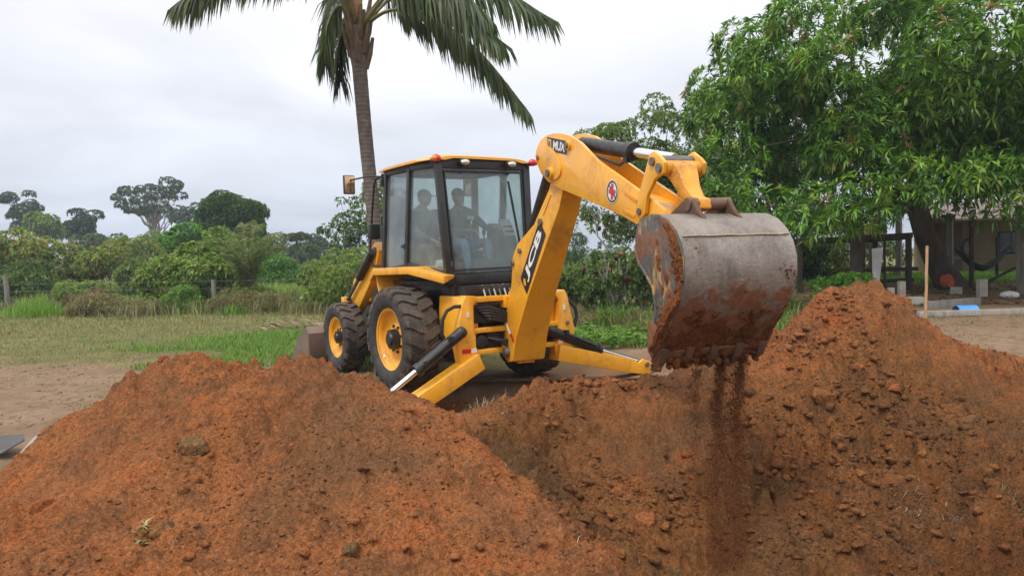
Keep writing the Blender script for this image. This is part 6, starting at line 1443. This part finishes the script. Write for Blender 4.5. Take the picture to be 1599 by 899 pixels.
for k in range(n): a = 2 * k; F += [(a, a + 2, m_ + a + 2, m_ + a), (a + 1, m_ + a + 1, m_ + a + 3, a + 3), (a, a + 1, a + 3, a + 2), (m_ + a, m_ + a + 2, m_ + a + 3, m_ + a + 1)]
b = MB(); b.add(V, F); o = b.build('blue_gutter', pmat('blue_plastic', (.10, .32, .72), .45, 0, .12, 6), None, 0, 40, label='half-round piece of bright blue plastic drum on the planks', cat='plastic'); o.location = (8.42, 14.25, gz(8.42, 14.25) + .02); o.rotation_euler = (0, 0, .06)
# grey sheet scraps at the left frame edge
def scrap(label, x, y, pts, mat):
    b = MB(); A = [Vector(p) for p in pts]; b.prism(A, [p + Vector((0, 0, .012)) for p in A]); o = b.build('scrap_sheet', mat, None, .003, label=label, cat='sheet', group='grey scraps at the left edge'); o.location = (x, y, gz(x, y)); return o
M_SHEET = pmat('grey_sheet', (.075, .075, .072), .85, 0, .2, 6, dirt=(.28, .19, .12), dirt_amt=.4); M_SHEET2 = pmat('pale_sheet', (.27, .25, .215), .7, 0, .2, 6, dirt=(.2, .13, .08), dirt_amt=.4)
o = scrap('dark grey sheet lying flat at the left edge behind the near heap', -4.50, 6.75, [(-.55, -.14, .06), (.05, -.16, .05), (.14, .02, .12), (.05, .16, .14), (-.50, .16, .12)], M_SHEET)
o = scrap('bent pale grey sheet leaning on the dark one', -4.22, 6.62, [(-.09, -.10, .02), (.08, -.10, .10), (.12, .08, .20), (-.02, .10, .18)], M_SHEET2)
# named lumps of soil
ICO5, ICO4 = ico(4), ico(3)
def lump(label, x, y, r, sc, tint, seed, dz=0, name='dirt_clod', cat='clod', ico_=None):
    V0, F0 = ico_ or ICO5; d = 1 + .22 * fbm(V0[:, 0] * 1.7 + seed, V0[:, 1] * 1.7 + V0[:, 2] * 1.3, 3, seed) + .09 * fbm(V0[:, 0] * 6 + V0[:, 2] * 3, V0[:, 1] * 6 + seed, 2, seed + 3)
    R_ = np.random.default_rng(seed)
    V0 = V0 * (d + .05 * fbm(V0[:, 1] * 14 + V0[:, 2] * 9, V0[:, 0] * 14 - V0[:, 2] * 11, 3, seed + 5))[:, None]
    for _ in range(9):
        nn = R_.standard_normal(3); nn /= np.linalg.norm(nn); dd = V0 @ nn; V0 = V0 - nn[None] * (np.maximum(dd - R_.uniform(.55, .85), 0) * .9)[:, None]
    V0 = V0 + R_.normal(0, .018, V0.shape)
    V = V0 * np.array(sc) * r * .85; o = np_obj(name, V, F0, M_SOIL, None, col=np.tile(np.array(tint), (len(V), 1)), smooth=True, label=label, cat=cat, group='large clods on the heaps'); o.location = (x, y, gz(x, y) + dz); o.rotation_euler = (rng.normal(0, .2), rng.normal(0, .2), rng.uniform(0, 6)); return o
lump('large grey-brown clod embedded in the face of the near left heap', -2.08, 4.92, .125, (1.25, .8, .65), (.70, .98, 1.15), 3, -.01)
for i, (x, y, r, t, lb) in enumerate((
  (1.00, 6.05, .13, (1.25, 1.2, 1.15), 'big orange clod at the bottom of the slope left of the falling soil'), (2.98, 7.45, .15, (.9, .95, .9), 'overhanging brown clod halfway up the right heap'), (2.95, 6.95, .10, (.75, .95, 1.1), 'dull brown clod below the overhanging one on the right heap'),
  (-.92, 4.18, .075, (.6, .85, 1.0), 'dark clod at the bottom edge of the near heap'), (-2.75, 4.42, .09, (.75, .7, .7), 'dark hollowed clod low on the left flank of the near heap'), (-2.56, 5.62, .07, (1.15, .85, .8), 'brick-red slab-like clod on the crest of the near heap'),
  (.72, 5.75, .09, (.8, .8, .8), 'clod wedged where the two heaps meet'), (3.55, 7.9, .09, (1.2, 1.0, .9), 'reddish clod on the upper face of the right heap'), (3.8, 7.6, .11, (1.2, 1.0, .9), 'red broken clod right of the overhanging one'), (4.35, 7.3, .13, (.7, .85, .9), 'large brown clod near the right end of the heap'),
  (1.15, 5.62, .085, (.55, .75, .85), 'dark clod beside the landing spot of the falling soil'), (-2.02, 4.30, .10, (.72, .95, 1.1), 'grey-brown clod next to the limp weed'), (-.15, 5.15, .06, (1.2, 1.2, 1.2), 'small orange clod on the right shoulder of the near heap'))):
    lump(lb, x, y, r * .9, (1.15, .9, .75), t, 11 + i, -r * .12)
twins, lump_objs = {}, []
for i, (x, y, r) in enumerate(PENDING_LUMPS):
    c_ = [(1.2, 1.05, 1), (.85, .9, .9), (1.05, .9, .85), (.7, .85, .9)][i % 4]
    where = (', below its crest' if y > 8.1 else ', halfway up' if y > 7.3 else ', near the pit') + (' under the bucket' if x < 2.4 else ' in the middle' if x < 3.8 else ' towards its end')
    lb = ('small' if r < .04 else 'fist-sized' if r < .06 else 'big') + ' ' + ('orange', 'brown', 'brick-red', 'dark')[i % 4] + ' clod on the right heap' + where
    twins.setdefault(lb, []).append(x / y)
    keep_lump = lump(lb, x, y, r, (1.2, .95, .75), tuple(.8 * q for q in c_), 40 + i, -r * .1, ico_=ICO4); lump_objs.append((keep_lump, lb, x / y))
for o, lb, u in lump_objs:
    k = sorted(twins[lb]).index(u)
    if len(twins[lb]) > 1: o['label'] = lb + ', ' + ('first', 'second', 'third', 'fourth', 'fifth')[min(k, 4)] + ' from left'
# soil falling from the bucket
def stream(x0, y0, z0, dx, dy, z1, n, spread):
    t = rng.random(n) ** 1.5; z = z0 + (z1 - z0) * t; w = spread * (.7 + .9 * t)
    kk = rng.normal(0, .22, (16, 2)); ti = t * 14.9; i0 = ti.astype(int); f = (ti - i0)[:, None]; cl = kk[i0] * (1 - f) + kk[i0 + 1] * f
    return np.stack([x0 + dx * t + (rng.normal(0, .55, n) + cl[:, 0]) * w + .012 * np.sin(t * 17), y0 + dy * t + (rng.normal(0, .55, n) + cl[:, 1]) * w, z], -1)
P = np.concatenate([stream(1.57, 5.83, .98, -.075, -.02, -.82, 12000, .052), stream(1.75, 5.88, .98, -.075, -.02, -.74, 10500, .052), stream(1.40, 5.86, .95, -.02, 0, -.35, 2600, .05), stream(1.66, 5.86, .95, -.07, 0, -.78, 3400, .12), stream(1.62, 5.86, .5, -.07, 0, -.80, 1600, .15)])
R = .0015 + .0028 * rng.random(len(P)) ** 2 + .007 * (rng.random(len(P)) > .955) * rng.random(len(P)); V, F = lumps(P, R, OCT, 1.5)
np_obj('falling_soil', V, F, M_SOIL, col=np.repeat(np.full((len(P), 3), 1.0) * rng.uniform(.7, 1.15, (len(P), 1)), 6, 0), kind='stuff', label='loose soil pouring from the bucket teeth into the pit')
# ------------------------------------------------------------------ the two people in the cab
M_SKIN = pmat('skin', (.40, .22, .145), .55, 0, .1, 10); M_JEANS = pmat('jeans', (.14, .25, .40), .85, 0, .2, 14); M_SHIRT = pmat('green_shirt', (.085, .125, .10), .85, 0, .2, 8)
M_DARKSH = pmat('dark_shirt', (.06, .075, .075), .85, 0, .2, 8); M_GREYP = pmat('grey_trousers', (.09, .095, .10), .85, 0, .2, 8); M_CAP = pmat('dark_cap', (.02, .022, .028), .8, 0, .2, 8); M_HAIR = pmat('black_hair', (.012, .010, .009), .6)
def person(label, J, mats, cap_dir, emblem=None):
    """J: joints in machine space; the body is one skin-grown mesh"""
    names = ['pelvis', 'waist', 'chest', 'neck', 'head0', 'shoulder_l', 'elbow_l', 'wrist_l', 'shoulder_r', 'elbow_r', 'wrist_r', 'hip_l', 'knee_l', 'ankle_l', 'toe_l', 'hip_r', 'knee_r', 'ankle_r', 'toe_r']
    rad = dict(pelvis=.135, waist=.125, chest=.145, neck=.055, head0=.055, shoulder=.068, elbow=.044, wrist=.030, hip=.085, knee=.060, ankle=.042, toe=.038)
    E_ = [('pelvis', 'waist'), ('waist', 'chest'), ('chest', 'neck'), ('neck', 'head0')]
    for s in 'lr': E_ += [('chest', 'shoulder_' + s), ('shoulder_' + s, 'elbow_' + s), ('elbow_' + s, 'wrist_' + s), ('pelvis', 'hip_' + s), ('hip_' + s, 'knee_' + s), ('knee_' + s, 'ankle_' + s), ('ankle_' + s, 'toe_' + s)]
    me = bpy.data.meshes.new('person'); idx_ = {n: i for i, n in enumerate(names)}
    me.from_pydata([J[n] for n in names], [(idx_[a], idx_[c]) for a, c in E_], [])
    o = bpy.data.objects.new('person_tmp', me); COL.objects.link(o)
    o.modifiers.new('skin', 'SKIN'); ss = o.modifiers.new('sub', 'SUBSURF'); ss.levels = ss.render_levels = 2
    for n in names:
        r = rad[n.split('_')[0]]; sv = me.skin_vertices[0].data[idx_[n]]; sv.radius = (r, r); sv.use_root = n == 'pelvis'
    bpy.context.view_layer.update(); dg = bpy.context.evaluated_depsgraph_get(); em = bpy.data.meshes.new_from_object(o.evaluated_get(dg))
    V = np.array([v.co[:] for v in em.vertices]); F = [tuple(p.vertices) for p in em.polygons]; bpy.data.objects.remove(o)
    # nearest bone gives the cloth
    segs = [(a, c, np.array(J[a]), np.array(J[c])) for a, c in E_]
    def bone(p):
        best = None
        for a, c, A, B in segs:
            t = np.clip(np.dot(p - A, B - A) / max(1e-9, np.dot(B - A, B - A)), 0, 1); d = np.linalg.norm(p - A - (B - A) * t)
            if best is None or d < best[0]: best = (d, a, c, t)
        return best
    body = MB(); body.add([tuple(v) for v in V], F); mi = []
    for f in F:
        d, a, c, t = bone(V[list(f)].mean(0))
        if 'head' in c or (c == 'neck' and t > .75): mi.append(0)
        elif a.startswith('elbow') and t > .93: mi.append(0)
        elif 'toe' in c: mi.append(3)
        elif a.startswith(('hip', 'knee')) or c.startswith('hip') or (a == 'pelvis' and t < .25): mi.append(2)
        else: mi.append(1)
    # head with brow, nose, mouth, chin and ears
    hc = Vector(J['head']); fd = Vector(cap_dir).normalized(); sd_ = Vector((0, 0, 1)).cross(fd).normalized(); up_ = Vector((0, 0, 1))
    Vh, Fh = ICO3; Vn = []
    for (x, y, z) in Vh:                                       # x to the side, y to the face, z up
        k = 1.0; X, Y_, Z_ = .074 * x, .092 * y, .112 * z
        if z < -.2: X *= 1 - .30 * (-z - .2); Y_ *= 1 - .10 * (-z - .2)
        if y > .55 and abs(x) < .35:
            Y_ += .020 * math.exp(-((z + .10) / .16) ** 2 - (x / .14) ** 2)                     # nose
            Y_ -= .010 * math.exp(-((z - .08) / .10) ** 2 - ((abs(x) - .30) / .12) ** 2)         # eye sockets
            Y_ += .006 * math.exp(-((z + .45) / .06) ** 2 - (x / .22) ** 2)                      # lips
            Y_ += .007 * math.exp(-((z + .78) / .12) ** 2 - (x / .2) ** 2)                       # chin
            Y_ += .005 * math.exp(-((z - .22) / .06) ** 2)                                       # brow
        if abs(x) > .9 and abs(z) < .3 and abs(y) < .3: X *= 1.16                                 # ears
        p = hc + sd_ * X + fd * Y_ + up_ * Z_; Vn.append(tuple(p))
    body.add(Vn, [tuple(f) for f in Fh]); mi += [0] * len(Fh)
    # hands: palm, four fingers and a thumb closed on what they hold
    for s, sg in (('l', 1), ('r', -1)):
        w, e_ = Vector(J['wrist_' + s]), Vector(J['elbow_' + s]); d = (w - e_).normalized(); sid = d.cross(Vector((0, 0, 1)))
        sid = sid.normalized() if sid.length > .1 else Vector((1, 0, 0)); dn = sid.cross(d).normalized() * -1
        n0 = len(body.f); q = lambda p, a, c: [p - sid * a - dn * c, p + sid * a - dn * c, p + sid * a + dn * c, p - sid * a + dn * c]
        body.hexa(q(w - d * .01, .028, .020), q(w + d * .085, .042, .014))
        for k, L in enumerate((.062, .072, .068, .052)):
            p = w + d * .08 + sid * (-.032 + .0215 * k); m1 = p + d * L * .55 + dn * .008; m2 = m1 + d * L * .25 + dn * L * .45; m3 = m2 - d * L * .15 + dn * L * .30
            body.tube([p, m1, m2, m3], [.0095, .009, .008, .0065], 6)
        p = w + d * .03 + sid * sg * .034; body.tube([p, p + sid * sg * .026 + d * .025 + dn * .010, p + sid * sg * .018 + d * .055 + dn * .026], [.012, .010, .007], 6)
        mi += [0] * (len(body.f) - n0)
    pm = bpy.data.meshes.new('person'); pm.from_pydata(body.v, [], body.f); pm.polygons.foreach_set('use_smooth', np.ones(len(pm.polygons), bool))
    for m in mats: pm.materials.append(m)
    pm.polygons.foreach_set('material_index', np.array(mi, np.int32)); pm.update()
    ob = bpy.data.objects.new('person', pm); ob.matrix_world = TRACTOR_M; finish(ob, None, label, 'person', 'people in the cab')
    c = MB(); top = []
    V2, F2 = ICO3
    for (x, y, z) in V2: top.append(tuple(hc + sd_ * (.082 * x) + fd * (.100 * y) + up_ * (.030 + max(z, -.12) * .092)))
    c.add(top, [tuple(f) for f in F2])
    c.prism([tuple(hc + sd_ * a + fd * y + up_ * z) for a, y, z in ((-.066, .070, .042), (-.055, .150, .030), (0, .172, .034), (.055, .150, .030), (.066, .070, .042))], [tuple(hc + sd_ * a + fd * y + up_ * (z + .010)) for a, y, z in ((-.066, .070, .042), (-.055, .150, .030), (0, .172, .034), (.055, .150, .030), (.066, .070, .042))])
    co = c.build('cap', M_CAP, ob, 0, 50); return ob
J1 = dict(pelvis=(-.02, .22, 1.84), waist=(-.01, .22, 1.99), chest=(.0, .20, 2.20), neck=(-.02, .16, 2.36), head0=(-.04, .13, 2.41), head=(-.05, .11, 2.475),
          shoulder_l=(.19, .17, 2.25), elbow_l=(.33, .0, 2.04), wrist_l=(.33, -.20, 2.06), shoulder_r=(-.19, .17, 2.25), elbow_r=(-.27, .0, 2.02), wrist_r=(-.08, -.18, 2.02),
          hip_l=(.09, .14, 1.82), knee_l=(.16, -.30, 1.86), ankle_l=(.14, -.34, 1.45), toe_l=(.14, -.47, 1.415), hip_r=(-.11, .14, 1.82), knee_r=(-.20, -.30, 1.86), ankle_r=(-.18, -.36, 1.45), toe_r=(-.18, -.49, 1.415))
p1 = person('operator in dark green shirt, jeans and cap at the controls behind the rear window', J1, [M_SKIN, M_SHIRT, M_JEANS, M_BLK], (.05, -1, -.12))
b = MB(); b.box((.10, .045, 2.19), (.10, .012, .05)); b.build('chest_print', M_WHT, p1, .004)
J2 = dict(pelvis=(-.53, .34, 1.80), waist=(-.53, .33, 1.96), chest=(-.53, .28, 2.18), neck=(-.52, .24, 2.34), head0=(-.51, .22, 2.39), head=(-.50, .205, 2.455),
          shoulder_l=(-.38, .24, 2.22), elbow_l=(-.34, .06, 2.03), wrist_l=(-.42, -.12, 1.94), shoulder_r=(-.69, .28, 2.22), elbow_r=(-.68, .10, 2.0), wrist_r=(-.56, -.10, 1.90),
          hip_l=(-.45, .26, 1.78), knee_l=(-.44, -.14, 1.80), ankle_l=(-.46, -.18, 1.46), toe_l=(-.46, -.31, 1.415), hip_r=(-.62, .26, 1.78), knee_r=(-.61, -.14, 1.80), ankle_r=(-.60, -.20, 1.46), toe_r=(-.60, -.33, 1.415))
p2 = person('passenger in dark shirt and cap beside the operator, behind the side window', J2, [M_SKIN, M_DARKSH, M_GREYP, M_BLK], (.55, -.8, -.1))
b = MB(); b.hexa([(-.62, -.36, 1.56), (-.40, -.42, 1.55), (-.38, -.22, 1.55), (-.60, -.16, 1.56)], [(-.60, -.34, 1.63), (-.42, -.40, 1.60), (-.40, -.24, 1.66), (-.58, -.18, 1.64)]); o = b.build('white_cloth', pmat('white_rag', (.6, .6, .58), .9, 0, .15, 9), None, .02, label='folded white cloth on the ledge inside the cab side window', cat='cloth'); o.matrix_world = TRACTOR_M
b = MB(); b.box((-.53, .32, 1.56), (.34, .50, .34)); b.build('side_box', M_INT, cab, .03)
# ------------------------------------------------------------------ damp air over the field
b = MB(); b.box((0, 690, 7.5), (1860, 1680, 19))
hz = b.build('haze', None, None, kind='stuff', label='thin damp haze over the whole place')
m = bpy.data.materials.new('haze_air'); m.use_nodes = True; nt = m.node_tree; nt.nodes.remove(nt.nodes['Principled BSDF'])
pv = N(nt, 'ShaderNodeVolumePrincipled', Density=.0008); pv.inputs['Color'].default_value = (.78, .87, 1, 1); pv.inputs['Anisotropy'].default_value = 0
nt.links.new(pv.outputs[0], nt.nodes['Material Output'].inputs['Volume'])
hz.data.materials.clear(); hz.data.materials.append(m)
